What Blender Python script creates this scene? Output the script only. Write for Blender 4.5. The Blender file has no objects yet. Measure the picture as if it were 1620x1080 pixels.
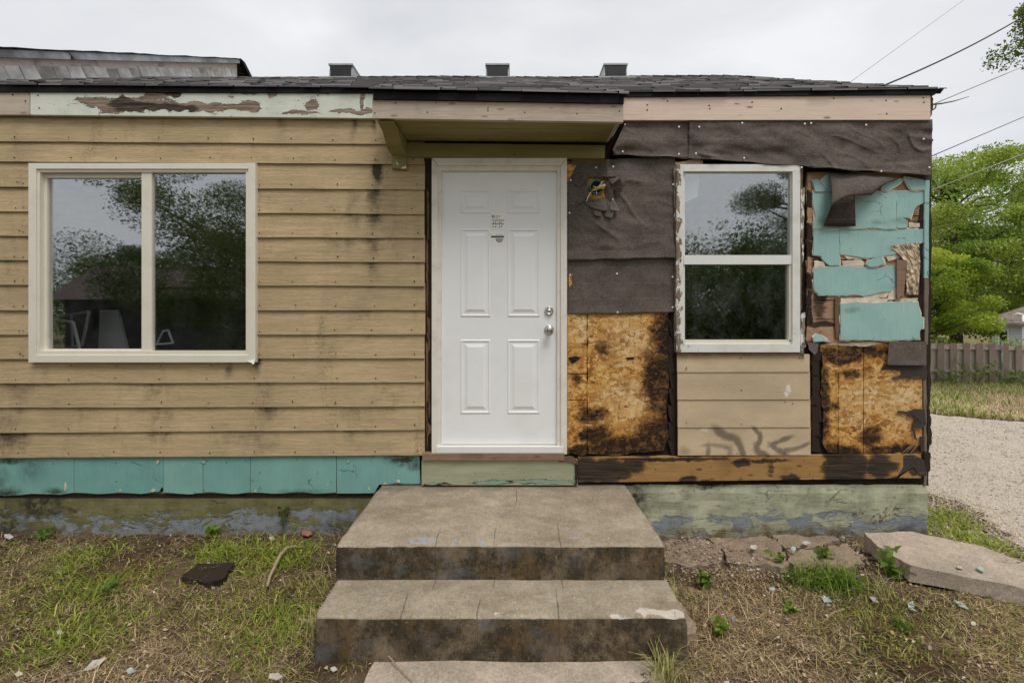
import bpy, bmesh, math, random
import numpy as np
from mathutils import Vector, Matrix, noise as mnoise

random.seed(7)
rng = np.random.default_rng(7)
S = bpy.context.scene
COL = S.collection
R = math.radians

# ------------------------------------------------------------------ camera, sky, sun, exposure
D0, F, CX, CY, HZ = 3.38, 720.0, 810.0, 495.0, 1.68     # camera distance to the wall, focal length in photo pixels, horizon
cam_d = bpy.data.cameras.new('camera')
cam = bpy.data.objects.new('camera', cam_d)
COL.objects.link(cam)
cam.location = (0, -D0, HZ)
cam.rotation_euler = (R(90), 0, 0)
cam_d.sensor_width = 36
cam_d.lens = 16.0
cam_d.shift_y = -45 / 1620
cam_d.clip_start = 0.05
cam_d.clip_end = 2000
S.camera = cam

SUN_EL, SUN_AZ = R(63), R(155)                           # azimuth clockwise from +Y: behind the camera, a little to the right
w = bpy.data.worlds.new('World')
S.world = w
w.use_nodes = True
wn = w.node_tree
wn.nodes.clear()
wo = wn.nodes.new('ShaderNodeOutputWorld')
bg = wn.nodes.new('ShaderNodeBackground')
sk = wn.nodes.new('ShaderNodeTexSky')
sk.sky_type = 'NISHITA'
sk.sun_disc = False
sk.sun_elevation = SUN_EL
sk.sun_rotation = SUN_AZ
tc = wn.nodes.new('ShaderNodeTexCoord')
mp = wn.nodes.new('ShaderNodeMapping')
mp.inputs['Scale'].default_value = (1, 1, 2.2)
cn = wn.nodes.new('ShaderNodeTexNoise')
cn.inputs['Scale'].default_value = 1.7
cn.inputs['Detail'].default_value = 6
cn.inputs['Roughness'].default_value = 0.5
cn.inputs['Distortion'].default_value = 0.6
cr = wn.nodes.new('ShaderNodeValToRGB')
cr.color_ramp.elements[0].position = 0.34
cr.color_ramp.elements[0].color = (4.75, 4.87, 5.08, 1)
cr.color_ramp.elements[1].position = 0.66
cr.color_ramp.elements[1].color = (6.35, 6.4, 6.48, 1)
mx = wn.nodes.new('ShaderNodeMix')
mx.data_type = 'RGBA'
mx.inputs[0].default_value = 0.94
bg.inputs['Strength'].default_value = 0.1
wn.links.new(tc.outputs['Generated'], mp.inputs['Vector'])
wn.links.new(mp.outputs[0], cn.inputs['Vector'])
wn.links.new(cn.outputs['Fac'], cr.inputs['Fac'])
wn.links.new(sk.outputs[0], mx.inputs[6])
wn.links.new(cr.outputs[0], mx.inputs[7])
wn.links.new(mx.outputs[2], bg.inputs['Color'])
wn.links.new(bg.outputs[0], wo.inputs[0])

sun_d = bpy.data.lights.new('sun', 'SUN')
sun_d.energy = 1.5
sun_d.angle = R(24)
sun_d.color = (1.0, 0.96, 0.9)
sun = bpy.data.objects.new('sun', sun_d)
COL.objects.link(sun)
sdir = Vector((math.sin(SUN_AZ) * math.cos(SUN_EL), math.cos(SUN_AZ) * math.cos(SUN_EL), math.sin(SUN_EL)))
sun.rotation_euler = sdir.to_track_quat('Z', 'Y').to_euler()
S.view_settings.view_transform = 'Standard'
S.view_settings.look = 'None'
S.view_settings.exposure = 0.56
S.view_settings.gamma = 1
S.view_settings.use_curve_mapping = False
S.render.engine = 'CYCLES'
S.cycles.max_bounces = 8
S.cycles.transparent_max_bounces = 12


# ------------------------------------------------------------------ placing helpers
def P(px, py, Y=0.0):                     # a point of the upright plane at depth Y
    d = D0 + Y
    return Vector(((px - CX) / F * d, Y, HZ - (py - CY) / F * d))


def G(px, py, z=0.0):                     # a point of the level plane at height z
    d = F * (HZ - z) / (py - CY)
    return Vector(((px - CX) / F * d, d - D0, z))


def lerp(a, b, t):
    return a + (b - a) * t


def pw(x, pts):
    if x <= pts[0][0]:
        return pts[0][1]
    for (x0, y0), (x1, y1) in zip(pts, pts[1:]):
        if x <= x1:
            return y0 + (y1 - y0) * (x - x0) / (x1 - x0)
    return pts[-1][1]


# ------------------------------------------------------------------ material helper
def rgba(c):
    return (c[0], c[1], c[2], 1.0) if len(c) == 3 else c


class N:
    def __init__(s, name, rough=0.8, spec=0.3):
        s.m = bpy.data.materials.new(name)
        s.m.use_nodes = True
        s.nt = s.m.node_tree
        s.b = s.nt.nodes['Principled BSDF']
        s.b.inputs['Roughness'].default_value = rough
        s.b.inputs['Specular IOR Level'].default_value = spec
        s.tc = s.nt.nodes.new('ShaderNodeTexCoord')
        s.p = s.tc.outputs['Object']
        s._oi = None

    def new(s, t):
        return s.nt.nodes.new(t)

    def put(s, inp, v):
        if isinstance(v, bpy.types.NodeSocket):
            s.nt.links.new(v, inp)
        elif isinstance(v, (tuple, list)) and inp.type == 'RGBA':
            inp.default_value = rgba(v)
        else:
            inp.default_value = v

    def rnd(s):
        if not s._oi:
            s._oi = s.new('ShaderNodeObjectInfo')
        return s._oi.outputs['Random']

    def math(s, op, a, b=0.0, clamp=False):
        n = s.new('ShaderNodeMath')
        n.operation = op
        n.use_clamp = clamp
        s.put(n.inputs[0], a)
        s.put(n.inputs[1], b)
        return n.outputs[0]

    def vm(s, op, a, b=None):
        n = s.new('ShaderNodeVectorMath')
        n.operation = op
        s.put(n.inputs[0], a)
        if b is not None:
            s.put(n.inputs[1], b)
        return n.outputs['Value'] if op in ('LENGTH', 'DOT_PRODUCT') else n.outputs[0]

    def mix(s, f, a, b, blend='MIX'):
        n = s.new('ShaderNodeMix')
        n.data_type = 'RGBA'
        n.blend_type = blend
        s.put(n.inputs[0], f)
        s.put(n.inputs[6], a)
        s.put(n.inputs[7], b)
        return n.outputs[2]

    def sc(s, v, vec=None):
        return s.vm('MULTIPLY', vec or s.p, v)

    def rot(s, ang, vec=None):
        n = s.new('ShaderNodeMapping')
        s.put(n.inputs['Vector'], vec or s.p)
        n.inputs['Rotation'].default_value = ang
        return n.outputs[0]

    def off(s, k=37.0, vec=None):               # shift the pattern from one copy to the next
        c = s.new('ShaderNodeCombineXYZ')
        r = s.math('MULTIPLY', s.rnd(), k)
        for i in range(3):
            s.put(c.inputs[i], r)
        return s.vm('ADD', vec or s.p, c.outputs[0])

    def noise(s, scale, detail=4, rough=0.55, dist=0.0, vec=None, out='Fac'):
        n = s.new('ShaderNodeTexNoise')
        v = vec or s.p
        if isinstance(scale, tuple):
            v = s.sc(scale, v)
            scale = 1.0
        s.put(n.inputs['Vector'], v)
        n.inputs['Scale'].default_value = scale
        n.inputs['Detail'].default_value = detail
        n.inputs['Roughness'].default_value = rough
        n.inputs['Distortion'].default_value = dist
        return n.outputs['Fac'] if out == 'Fac' else n.outputs['Color']

    def vor(s, scale, vec=None, feature='F1', out='Color', rnd=1.0):
        n = s.new('ShaderNodeTexVoronoi')
        n.feature = feature
        v = vec or s.p
        if isinstance(scale, tuple):
            v = s.sc(scale, v)
            scale = 1.0
        s.put(n.inputs['Vector'], v)
        n.inputs['Scale'].default_value = scale
        n.inputs['Randomness'].default_value = rnd
        return n.outputs[out]

    def sm(s, f, lo, hi, a=0.0, b=1.0):
        n = s.new('ShaderNodeMapRange')
        n.interpolation_type = 'SMOOTHSTEP'
        n.clamp = True
        if lo > hi:
            lo, hi, a, b = hi, lo, b, a
        s.put(n.inputs['Value'], f)
        n.inputs['From Min'].default_value = lo
        n.inputs['From Max'].default_value = hi
        n.inputs['To Min'].default_value = a
        n.inputs['To Max'].default_value = b
        return n.outputs[0]

    def ramp(s, f, stops):
        n = s.new('ShaderNodeValToRGB')
        e = n.color_ramp.elements
        while len(e) < len(stops):
            e.new(0.5)
        for el, (p, c) in zip(e, stops):
            el.position = p
            el.color = rgba(c)
        s.put(n.inputs['Fac'], f)
        return n.outputs[0]

    def warp(s, amt, scale, vec=None, detail=4):
        c = s.noise(scale, detail, 0.6, vec=vec, out='Color')
        c = s.vm('SUBTRACT', c, (0.5, 0.5, 0.5))
        c = s.vm('MULTIPLY', c, (amt, amt, amt))
        return s.vm('ADD', vec or s.p, c)

    def blob(s, px, py, rx, ry, vec=None, inner=0.25):
        c = P(px, py)
        v = s.vm('SUBTRACT', vec or s.p, (c.x, 0, c.z))
        v = s.vm('MULTIPLY', v, (213 / rx, 0, 213 / ry))
        return s.sm(s.vm('LENGTH', v), 1.0, inner)

    def stroke(s, poly, r0, r1, al, vec=None):
        o = None
        n = len(poly) - 1
        for i in range(n):
            (xa, ya), (xb, yb) = poly[i], poly[i + 1]
            L = math.hypot(xb - xa, yb - ya)
            r_ = lerp(r0, r1, (i + 0.5) / n)
            mpn = s.new('ShaderNodeMapping')
            mpn.vector_type = 'TEXTURE'
            s.put(mpn.inputs['Vector'], vec or s.p)
            c = P((xa + xb) / 2, (ya + yb) / 2)
            mpn.inputs['Location'].default_value = (c.x, 0, c.z)
            mpn.inputs['Rotation'].default_value = (0, math.atan2(yb - ya, xb - xa), 0)
            mpn.inputs['Scale'].default_value = ((L * 1.05 + r_) / 213, 50, r_ * 0.95 / 213)
            k = s.math('MULTIPLY', s.sm(s.vm('LENGTH', mpn.outputs[0]), 1.0, 0.15), al)
            o = k if o is None else s.math('MAXIMUM', o, k)
        return o

    def blobs(s, lst, vec=None, inner=0.25):
        o = None
        for b in lst:
            k = s.blob(b[0], b[1], b[2], b[3], vec, inner)
            if len(b) > 4:
                k = s.math('MULTIPLY', k, b[4])
            o = k if o is None else s.math('MAXIMUM', o, k)
        return o

    def ragged(s, k, n1, amt=1.2, lo=0.3, hi=0.7):
        return s.sm(s.math('ADD', k, s.math('MULTIPLY', s.math('SUBTRACT', n1, 0.5), amt)), lo, hi)

    def axis(s, i, vec=None):
        n = s.new('ShaderNodeSeparateXYZ')
        s.put(n.inputs[0], vec or s.p)
        return n.outputs[i]

    def tint(s, name='tint'):
        n = s.new('ShaderNodeAttribute')
        n.attribute_name = name
        return n.outputs['Color']

    def bump(s, h, strength=0.5, dist=0.005, chain=None):
        n = s.new('ShaderNodeBump')
        n.inputs['Strength'].default_value = strength
        n.inputs['Distance'].default_value = dist
        s.put(n.inputs['Height'], h)
        if chain:
            s.put(n.inputs['Normal'], chain)
        return n.outputs[0]

    def done(s, col, normal=None, rough=None):
        s.put(s.b.inputs['Base Color'], col)
        if normal:
            s.put(s.b.inputs['Normal'], normal)
        if rough is not None:
            s.put(s.b.inputs['Roughness'], rough)
        return s.m


# ------------------------------------------------------------------ materials
def mat_siding(name, base, stains, fine):
    n = N(name, 0.75, 0.25)
    v = n.off(11.0)
    grain = n.noise((7, 7, 130), 5, 0.65, 1.8, vec=v)
    cath = n.noise((2.5, 1, 34), 3, 0.5, 3.0, vec=v)
    ring = n.math('SINE', n.math('MULTIPLY', cath, 60))
    big = n.noise((1.3, 1, 3), 4, 0.6)
    c = n.mix(n.sm(big, 0.3, 0.7), tuple(x * 0.86 for x in base), tuple(x * 1.08 for x in base))
    c = n.mix(n.sm(grain, 0.50, 0.66, 0, 0.26), c, tuple(x * 0.55 for x in base))
    c = n.mix(n.sm(grain, 0.46, 0.34, 0, 0.2), c, tuple(min(1, x * 1.3) for x in base))
    c = n.mix(n.math('MULTIPLY', n.sm(ring, 0.75, 1.0), n.sm(n.noise((1.5, 1, 6), 2, vec=v), 0.5, 0.66, 0, 0.3)), c, tuple(x * 0.5 for x in base))
    c = n.mix(n.math('MULTIPLY', n.rnd(), 0.16), c, tuple(x * 0.62 for x in base))
    wv = n.warp(0.10, 6.0)
    st = n.blobs(stains, wv, 0.0)
    nz = n.math('ADD', n.math('MULTIPLY', n.noise((13, 1, 9), 7, 0.72), 0.6), n.math('MULTIPLY', n.noise((9, 4, 130), 4, 0.7), 0.4))
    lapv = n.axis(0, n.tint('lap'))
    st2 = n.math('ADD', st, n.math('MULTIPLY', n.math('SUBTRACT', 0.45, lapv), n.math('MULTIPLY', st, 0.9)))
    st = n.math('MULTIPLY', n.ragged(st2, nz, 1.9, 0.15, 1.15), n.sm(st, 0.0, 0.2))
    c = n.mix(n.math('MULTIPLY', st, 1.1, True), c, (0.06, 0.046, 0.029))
    mild = n.math('MULTIPLY', n.sm(n.noise((4, 1, 1.1), 5, 0.65), 0.52, 0.74), n.sm(n.noise((60, 4, 60), 4, 0.7), 0.4, 0.6))
    c = n.mix(n.math('MULTIPLY', mild, fine), c, (0.10, 0.075, 0.045))
    h = n.math('ADD', n.math('MULTIPLY', grain, 0.7), n.math('MULTIPLY', ring, 0.12))
    return n.done(c, n.bump(h, 0.8, 0.006))


SID_STAIN = [(598, 275, 20, 52, 1.15), (594, 325, 24, 80, 0.85), (590, 400, 36, 110, 0.6), (560, 345, 40, 90, 0.55), (545, 395, 80, 80, 0.42), (620, 330, 40, 70, 0.4), (580, 500, 60, 90, 0.42),
             (562, 205, 12, 50, 0.7), (595, 200, 12, 34, 0.7), (640, 205, 9, 40, 0.5), (450, 205, 20, 60, 0.45), (180, 205, 60, 24, 0.35),
             (412, 575, 14, 70, 0.75), (365, 586, 18, 26, 0.8), (18, 690, 64, 90, 0.75), (30, 625, 60, 80, 0.5), (250, 625, 70, 70, 0.5), (246, 610, 24, 40, .5),
             (258, 675, 60, 60, 0.55), (80, 600, 34, 22, 0.5), (425, 650, 40, 100, 0.55), (560, 670, 70, 60, 0.5), (140, 660, 60, 60, .35),
             (420, 705, 50, 34, 0.5), (610, 630, 60, 50, 0.45), (404, 320, 22, 220, 0.45), (395, 690, 80, 60, 0.45), (660, 400, 20, 300, 0.35), (20, 400, 26, 200, .35), (490, 720, 200, 14, .5), (200, 722, 200, 10, .45), (420, 252, 500, 8, .35)]
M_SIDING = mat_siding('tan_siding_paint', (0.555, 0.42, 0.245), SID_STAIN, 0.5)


def mat_lower_boards():
    n = N('tan_board_paint', 0.75, 0.25)
    v = n.off(11.0)
    base = (0.545, 0.425, 0.28)
    grain = n.noise((5, 5, 150), 5, 0.6, 1.2, vec=v)
    cath = n.noise((2.2, 1, 26), 3, 0.5, 3.0, vec=v)
    ring = n.math('SINE', n.math('MULTIPLY', cath, 50))
    c = n.mix(n.sm(n.noise((2, 1, 4), 4), 0.3, 0.7), tuple(x * 0.85 for x in base), tuple(x * 1.1 for x in base))
    c = n.mix(n.sm(ring, 0.8, 1.0, 0, 0.25), c, tuple(x * 0.5 for x in base))
    c = n.mix(n.sm(grain, 0.62, 0.75, 0, 0.3), c, tuple(x * 0.55 for x in base))
    wv = n.warp(0.025, 8.0, detail=2)
    wv = n.warp(0.02, 9.0, detail=3)
    k = n.blobs([(1080, 712, 20, 16, .6)], wv, 0.0)
    for poly, r0, r1, al in (([(1110, 703), (1124, 701), (1142, 704), (1152, 708), (1151, 722)], 6, 9, .6), ([(1118, 703), (1117, 722)], 6, 9, .7),
                             ([(1132, 678), (1146, 688), (1160, 691), (1168, 702), (1174, 722)], 13, 9, .95),
                             ([(1190, 676), (1200, 686), (1199, 696), (1193, 704), (1197, 713), (1212, 722)], 6, 11, .95),
                             ([(1246, 690), (1228, 697), (1217, 702), (1226, 709), (1238, 715)], 7, 9, .9),
                             ([(1232, 713), (1248, 709), (1262, 706), (1274, 700)], 9, 5, .8)):
        k = n.math('MAXIMUM', k, n.stroke(poly, r0, r1, al, wv))
    k = n.sm(n.math('ADD', k, n.math('MULTIPLY', n.math('SUBTRACT', n.noise(14, 3), 0.5), 0.35)), 0.05, 0.95)
    c = n.mix(n.math('MULTIPLY', k, 0.72, True), c, (0.07, 0.055, 0.04))
    wp = n.blobs([(1244, 614, 5, 9), (1240, 622, 5, 6), (1112, 678, 8, 5, .6)], n.warp(0.04, 30), 0.3)
    c = n.mix(n.math('MULTIPLY', wp, 0.7), c, (0.75, 0.73, 0.68))
    h = n.math('ADD', n.math('MULTIPLY', grain, 0.7), n.math('MULTIPLY', ring, 0.15))
    return n.done(c, n.bump(h, 0.4, 0.004))


M_LOWER = mat_lower_boards()


def mat_painted(name, base, dirt=(0.2, 0.17, 0.12), amount=0.35, rough=0.5, scale=9.0):
    n = N(name, rough, 0.4)
    v = n.off(5)
    c = n.mix(n.sm(n.noise(scale, 6, 0.65, vec=v), 0.45, 0.8, 0, amount), base, dirt)
    c = n.mix(n.sm(n.noise((90, 90, 90), 3, 0.6, vec=v), 0.66, 0.8, 0, amount), c, tuple(x * 0.5 for x in dirt))
    return n.done(c, n.bump(n.noise(60, 3), 0.08, 0.002))


M_DOOR = mat_painted('white_door_paint', (0.80, 0.81, 0.81), (0.5, 0.48, 0.44), 0.22, 0.42, 3.4)
M_DOORTRIM = mat_painted('cream_door_trim', (0.74, 0.70, 0.63), (0.36, 0.29, 0.2), 0.4, 0.45, 8.0)
M_VINYL = mat_painted('cream_vinyl', (0.74, 0.70, 0.60), (0.42, 0.36, 0.24), 0.22, 0.4, 7.0)
M_WHITE = mat_painted('white_metal', (0.75, 0.75, 0.73), (0.4, 0.4, 0.38), 0.2, 0.4, 7.0)


def mat_plain(name, base, rough=0.7, spec=0.3, var=0.25, scale=14, metal=0.0, bump=0.1):
    n = N(name, rough, spec)
    n.b.inputs['Metallic'].default_value = metal
    c = n.mix(n.sm(n.noise(scale, 5, 0.6, vec=n.off(9)), 0.3, 0.7), tuple(x * (1 - var) for x in base), tuple(min(1, x * (1 + var)) for x in base))
    return n.done(c, n.bump(n.noise(scale * 6, 3), bump, 0.003))


M_STEEL = mat_plain('brushed_nickel', (0.55, 0.53, 0.5), 0.28, 0.5, 0.1, 30, 1.0, 0.02)
M_DRIP = mat_plain('black_drip_edge', (0.012, 0.011, 0.012), 0.7, 0.15, 0.3, 10)
M_VENT = mat_plain('grey_vent_metal', (0.36, 0.37, 0.38), 0.4, 0.5, 0.2, 10)
M_LOUVRE = mat_plain('dark_louvre', (0.02, 0.02, 0.022), 0.5, 0.4, 0.2, 10)
M_FLASH = mat_plain('grey_flashing', (0.40, 0.41, 0.43), 0.4, 0.5, 0.6, 2.2)
M_DARK = mat_plain('dark_void', (0.02, 0.016, 0.013), 0.9, 0.1, 0.4, 12)
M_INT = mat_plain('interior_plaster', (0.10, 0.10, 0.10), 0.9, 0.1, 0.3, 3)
M_NAIL = mat_plain('rusty_nail', (0.045, 0.028, 0.018), 0.7, 0.3, 0.3, 50)
M_CAP = mat_plain('galvanised_nail', (0.78, 0.78, 0.76), 0.4, 0.5, 0.1, 50)
M_WIRE = mat_plain('black_cable', (0.02, 0.02, 0.022), 0.6, 0.3, 0.1, 10)
M_WIRE_G = mat_plain('grey_cable', (0.38, 0.38, 0.37), 0.6, 0.3, 0.1, 10)
M_INK = mat_plain('black_ink', (0.05, 0.05, 0.05), 0.6, 0.3, 0.2, 60)
M_GREYINK = mat_plain('grey_ink', (0.33, 0.33, 0.31), 0.6, 0.3, 0.2, 60)
M_LABEL = mat_plain('white_label', (0.83, 0.82, 0.78), 0.5, 0.3, 0.05, 30)
M_BLUEBOX = mat_plain('blue_plastic', (0.02, 0.19, 0.26), 0.45, 0.4, 0.3, 30)
M_YWIRE = mat_plain('yellow_cable', (0.55, 0.42, 0.12), 0.5, 0.4, 0.2, 40)
M_WWIRE = mat_plain('white_cable', (0.7, 0.68, 0.62), 0.5, 0.4, 0.1, 40)


def mat_wood(name, base, dark, knots=0.5, weather=0.3, rot=None, rotcol=(0.03, 0.022, 0.016), along=0, rough=0.8):
    n = N(name, rough, 0.25)
    v = n.off(13)
    s1 = [(2.2, 60, 60), None, (60, 60, 2.2)][along]
    s2 = [(5, 220, 220), None, (220, 220, 5)][along]
    g = n.noise(s1, 5, 0.6, 1.5, vec=v)
    fg = n.noise(s2, 4, 0.6, 0.5, vec=v)
    c = n.mix(n.sm(g, 0.32, 0.72), base, tuple(lerp(a, b, 0.45) for a, b in zip(base, dark)))
    c = n.mix(n.sm(fg, 0.6, 0.78, 0, 0.5), c, dark)
    kd = n.vor((5.5, 9, 17) if along == 0 else (17, 9, 5.5), vec=v, out='Distance')
    kn = n.math('MULTIPLY', n.sm(kd, 0.2, 0.07), knots)
    c = n.mix(kn, c, tuple(x * 0.35 for x in dark))
    c = n.mix(n.sm(n.noise(4.5, 5, 0.65, vec=v), 0.5, 0.75, 0, weather), c, tuple(x * 0.55 for x in dark))
    c = n.mix(n.math('MULTIPLY', n.rnd(), 0.3), c, tuple(x * 0.8 for x in dark))
    if rot:
        wv = n.warp(0.08, 9.0)
        k = n.blobs(rot, wv, 0.1)
        nz = n.noise((8, 9, 34), 7, 0.72)
        c = n.mix(n.ragged(k, nz, 1.3, 0.1, 0.55), c, tuple(x * 0.6 for x in dark))
        c = n.mix(n.math('MULTIPLY', n.ragged(k, nz, 1.4, 0.2, 0.7), 0.96), c, n.mix(n.sm(n.math('ADD', n.math('MULTIPLY', fg, 0.5), n.math('MULTIPLY', g, 0.5)), 0.42, 0.62), tuple(x * 0.55 for x in rotcol), tuple(x * 2.6 for x in rotcol)))
    return n.done(c, n.bump(n.math('ADD', g, fg), 0.4, 0.003))


M_NEWWOOD = mat_wood('new_pine', (0.80, 0.66, 0.555), (0.60, 0.44, 0.33), 1.0, 0.15)
M_OLDWOOD = mat_wood('weathered_pine', (0.60, 0.51, 0.42), (0.33, 0.25, 0.18), 0.6, 0.4)
M_BROWNWOOD = mat_wood('brown_board', (0.30, 0.20, 0.13), (0.10, 0.06, 0.035), 0.5, 0.5)
M_BEAM = mat_wood('scorched_beam', (0.48, 0.285, 0.10), (0.17, 0.08, 0.025), 0.9, 0.5,
                  [(960, 742, 62, 30), (930, 742, 40, 34), (1000, 735, 30, 22, .8), (1085, 756, 22, 9), (1170, 730, 26, 9), (1247, 756, 24, 14), (1318, 738, 30, 60), (1345, 738, 40, 50), (1060, 724, 150, 5, .7), (1190, 760, 200, 4, .7), (1215, 740, 12, 24, .5),
                   (1385, 736, 34, 34), (1400, 735, 26, 16, .8), (1440, 735, 16, 22), (1300, 735, 10, 14, .6), (1410, 757, 30, 6), (1210, 727, 60, 5, .6)])
M_PLANK = mat_wood('pinkish_sheathing', (0.47, 0.30, 0.19), (0.22, 0.12, 0.07), 0.6, 0.55,
                   [(1296, 440, 20, 120, .75), (1300, 512, 60, 7, .9), (1450, 430, 30, 140, .9), (1290, 545, 40, 12), (1296, 330, 16, 60, .9), (1450, 520, 12, 40)])
M_DARKWOOD = mat_wood('rotten_dark_wood', (0.036, 0.024, 0.016), (0.012, 0.008, 0.005), 0.4, 0.6, along=2)
M_SPLINTER = mat_wood('splintered_wood', (0.20, 0.125, 0.075), (0.04, 0.026, 0.018), 0.4, 0.6, along=2)
M_CORNER = mat_wood('weathered_corner_strip', (0.24, 0.20, 0.15), (0.09, 0.07, 0.05), 0.2, 0.5, along=2)
M_PICKET = mat_wood('grey_picket_wood', (0.38, 0.29, 0.235), (0.16, 0.115, 0.095), 0.35, 0.35, along=2)
M_PICKET_B = mat_wood('pale_picket_wood', (0.60, 0.52, 0.44), (0.25, 0.19, 0.15), 0.3, 0.3, along=2)
M_RAIL = mat_wood('grey_rail_wood', (0.56, 0.48, 0.42), (0.28, 0.22, 0.18), 0.2, 0.3)
M_BARK = mat_plain('tree_bark', (0.09, 0.07, 0.055), 0.9, 0.1, 0.5, 8, 0, 0.6)
M_STICK = mat_wood('dry_root', (0.40, 0.31, 0.20), (0.2, 0.14, 0.08), 0.2, 0.3)


def mat_frieze():
    n = N('peeling_mint_paint', 0.65, 0.3)
    wood = n.noise((3, 60, 60), 5, 0.65, 1.0)
    wc = n.ramp(wood, [(0.25, (0.035, 0.023, 0.015)), (0.45, (0.20, 0.14, 0.10)), (0.7, (0.42, 0.33, 0.26))])
    wv = n.warp(0.10, 8.0, detail=6)
    dk = n.ragged(n.blobs([(250, 176, 100, 13), (205, 170, 34, 14), (290, 178, 50, 10), (232, 172, 40, 11), (285, 155, 30, 8, .7), (520, 149, 40, 8, .7)], wv, 0.1), n.noise((8, 4, 30), 6, 0.7), 1.3, 0.2, 0.6)
    wc = n.mix(n.math('MULTIPLY', dk, 0.95), wc, n.mix(n.sm(wood, 0.42, 0.62), (0.012, 0.008, 0.005), (0.09, 0.055, 0.035)))
    paint = n.mix(n.sm(n.noise(7, 5), 0.35, 0.7), (0.60, 0.64, 0.54), (0.70, 0.71, 0.64))
    paint = n.mix(n.sm(n.noise((40, 10, 90), 5, 0.7), 0.62, 0.78, 0, 0.5), paint, (0.28, 0.2, 0.12))
    gone = n.blobs([(215, 172, 110, 16), (330, 176, 110, 10), (400, 174, 26, 14), (275, 154, 30, 9), (255, 158, 30, 8), (395, 149, 34, 7), (437, 154, 10, 9),
                    (497, 171, 17, 10), (520, 149, 40, 8), (560, 182, 50, 5), (576, 164, 5, 24), (155, 165, 40, 7), (480, 183, 40, 4), (585, 180, 12, 7), (330, 147, 40, 5)], wv, 0.15)
    speck = n.sm(n.noise(26, 6, 0.7), 0.66, 0.69)
    gnz = n.noise((10, 4, 26), 8, 0.8)
    ringd = n.math('SUBTRACT', n.ragged(gone, gnz, 2.1, 0.24, 0.29), n.ragged(gone, gnz, 2.1, 0.33, 0.40))
    gone = n.math('MAXIMUM', n.ragged(gone, gnz, 2.1, 0.27, 0.32), speck)
    rim = n.math('MULTIPLY', n.math('SUBTRACT', 1.0, gone), 1.0)
    c = n.mix(gone, paint, wc)
    c = n.mix(n.math('MULTIPLY', ringd, n.sm(n.noise(14, 4), 0.35, 0.6)), c, (0.04, 0.028, 0.018))
    return n.done(c, n.bump(n.math('ADD', rim, n.math('MULTIPLY', wood, 0.3)), 0.9, 0.006))


M_FRIEZE = mat_frieze()


def mat_osb(name, mold, light):
    n = N(name, 0.8, 0.2)
    wv0 = n.warp(0.03, 7)
    cells = []
    for i, a in enumerate((0.35, -0.5, 1.25, 0.05)):
        v = n.rot((0, a, 0), wv0)
        v = n.vm('ADD', v, (i * 3.1, i, i * 1.7))
        cells.append(n.axis(0, n.vor((6.5, 1, 34), vec=v, out='Color')))
    sel = n.noise(16, 2)
    sel2 = n.noise(21, 2, vec=n.vm('ADD', n.p, (5, 5, 5)))
    a = n.mix(n.sm(sel, 0.48, 0.52), cells[0], cells[1])
    b = n.mix(n.sm(sel, 0.45, 0.5), cells[2], cells[3])
    f = n.mix(n.sm(sel2, 0.48, 0.52), a, b)
    fib = n.noise((30, 1, 160), 5, 0.7, 2.0, vec=n.rot((0, 0.4, 0), wv0))
    f = n.math('ADD', n.math('MULTIPLY', f, 0.7), n.math('MULTIPLY', fib, 0.5))
    c1 = n.ramp(f, [(0.12, (0.09, 0.042, 0.014)), (0.34, (0.40, 0.17, 0.032)), (0.55, (0.60, 0.30, 0.07)), (0.78, (0.72, 0.42, 0.13)), (0.97, (0.78, 0.53, 0.23))])
    c2 = n.ramp(f, [(0.12, (0.18, 0.10, 0.05)), (0.34, (0.55, 0.30, 0.10)), (0.6, (0.75, 0.48, 0.20)), (0.9, (0.82, 0.62, 0.36))])
    wv = n.warp(0.16, 5.0, detail=5)
    lt = n.blobs(light, wv, 0.2)
    c = n.mix(lt, c1, c2)
    c = n.mix(n.sm(n.noise(5, 4), 0.52, 0.72, 0, 0.55), c, (0.33, 0.13, 0.03))
    k = n.blobs(mold, wv, 0.0)
    nz = n.math('ADD', n.math('MULTIPLY', n.noise((16, 1, 18), 8, 0.75, 0.8), 0.65), n.math('MULTIPLY', fib, 0.35))
    ks = n.ragged(k, nz, 2.2, -0.15, 0.4)
    k = n.ragged(k, nz, 2.4, 0.12, 0.62)
    c = n.mix(n.math('MULTIPLY', ks, 0.75), c, n.mix(f, (0.10, 0.04, 0.01), (0.36, 0.17, 0.045)))
    dark = n.ramp(n.math('ADD', n.math('MULTIPLY', fib, 0.6), n.math('MULTIPLY', f, 0.4)), [(0.32, (0.011, 0.007, 0.005)), (0.52, (0.035, 0.02, 0.011)), (0.62, (0.10, 0.05, 0.018)), (0.75, (0.26, 0.13, 0.05))])
    c = n.mix(k, c, dark)
    red = n.vor((7, 1, 11), vec=wv0, out='Distance')
    c = n.mix(n.sm(red, 0.13, 0.11, 0, 0.85), c, (0.21, 0.06, 0.022))
    return n.done(c, n.bump(n.math('ADD', f, n.math('MULTIPLY', fib, 0.7)), 0.8, 0.006))


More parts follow.
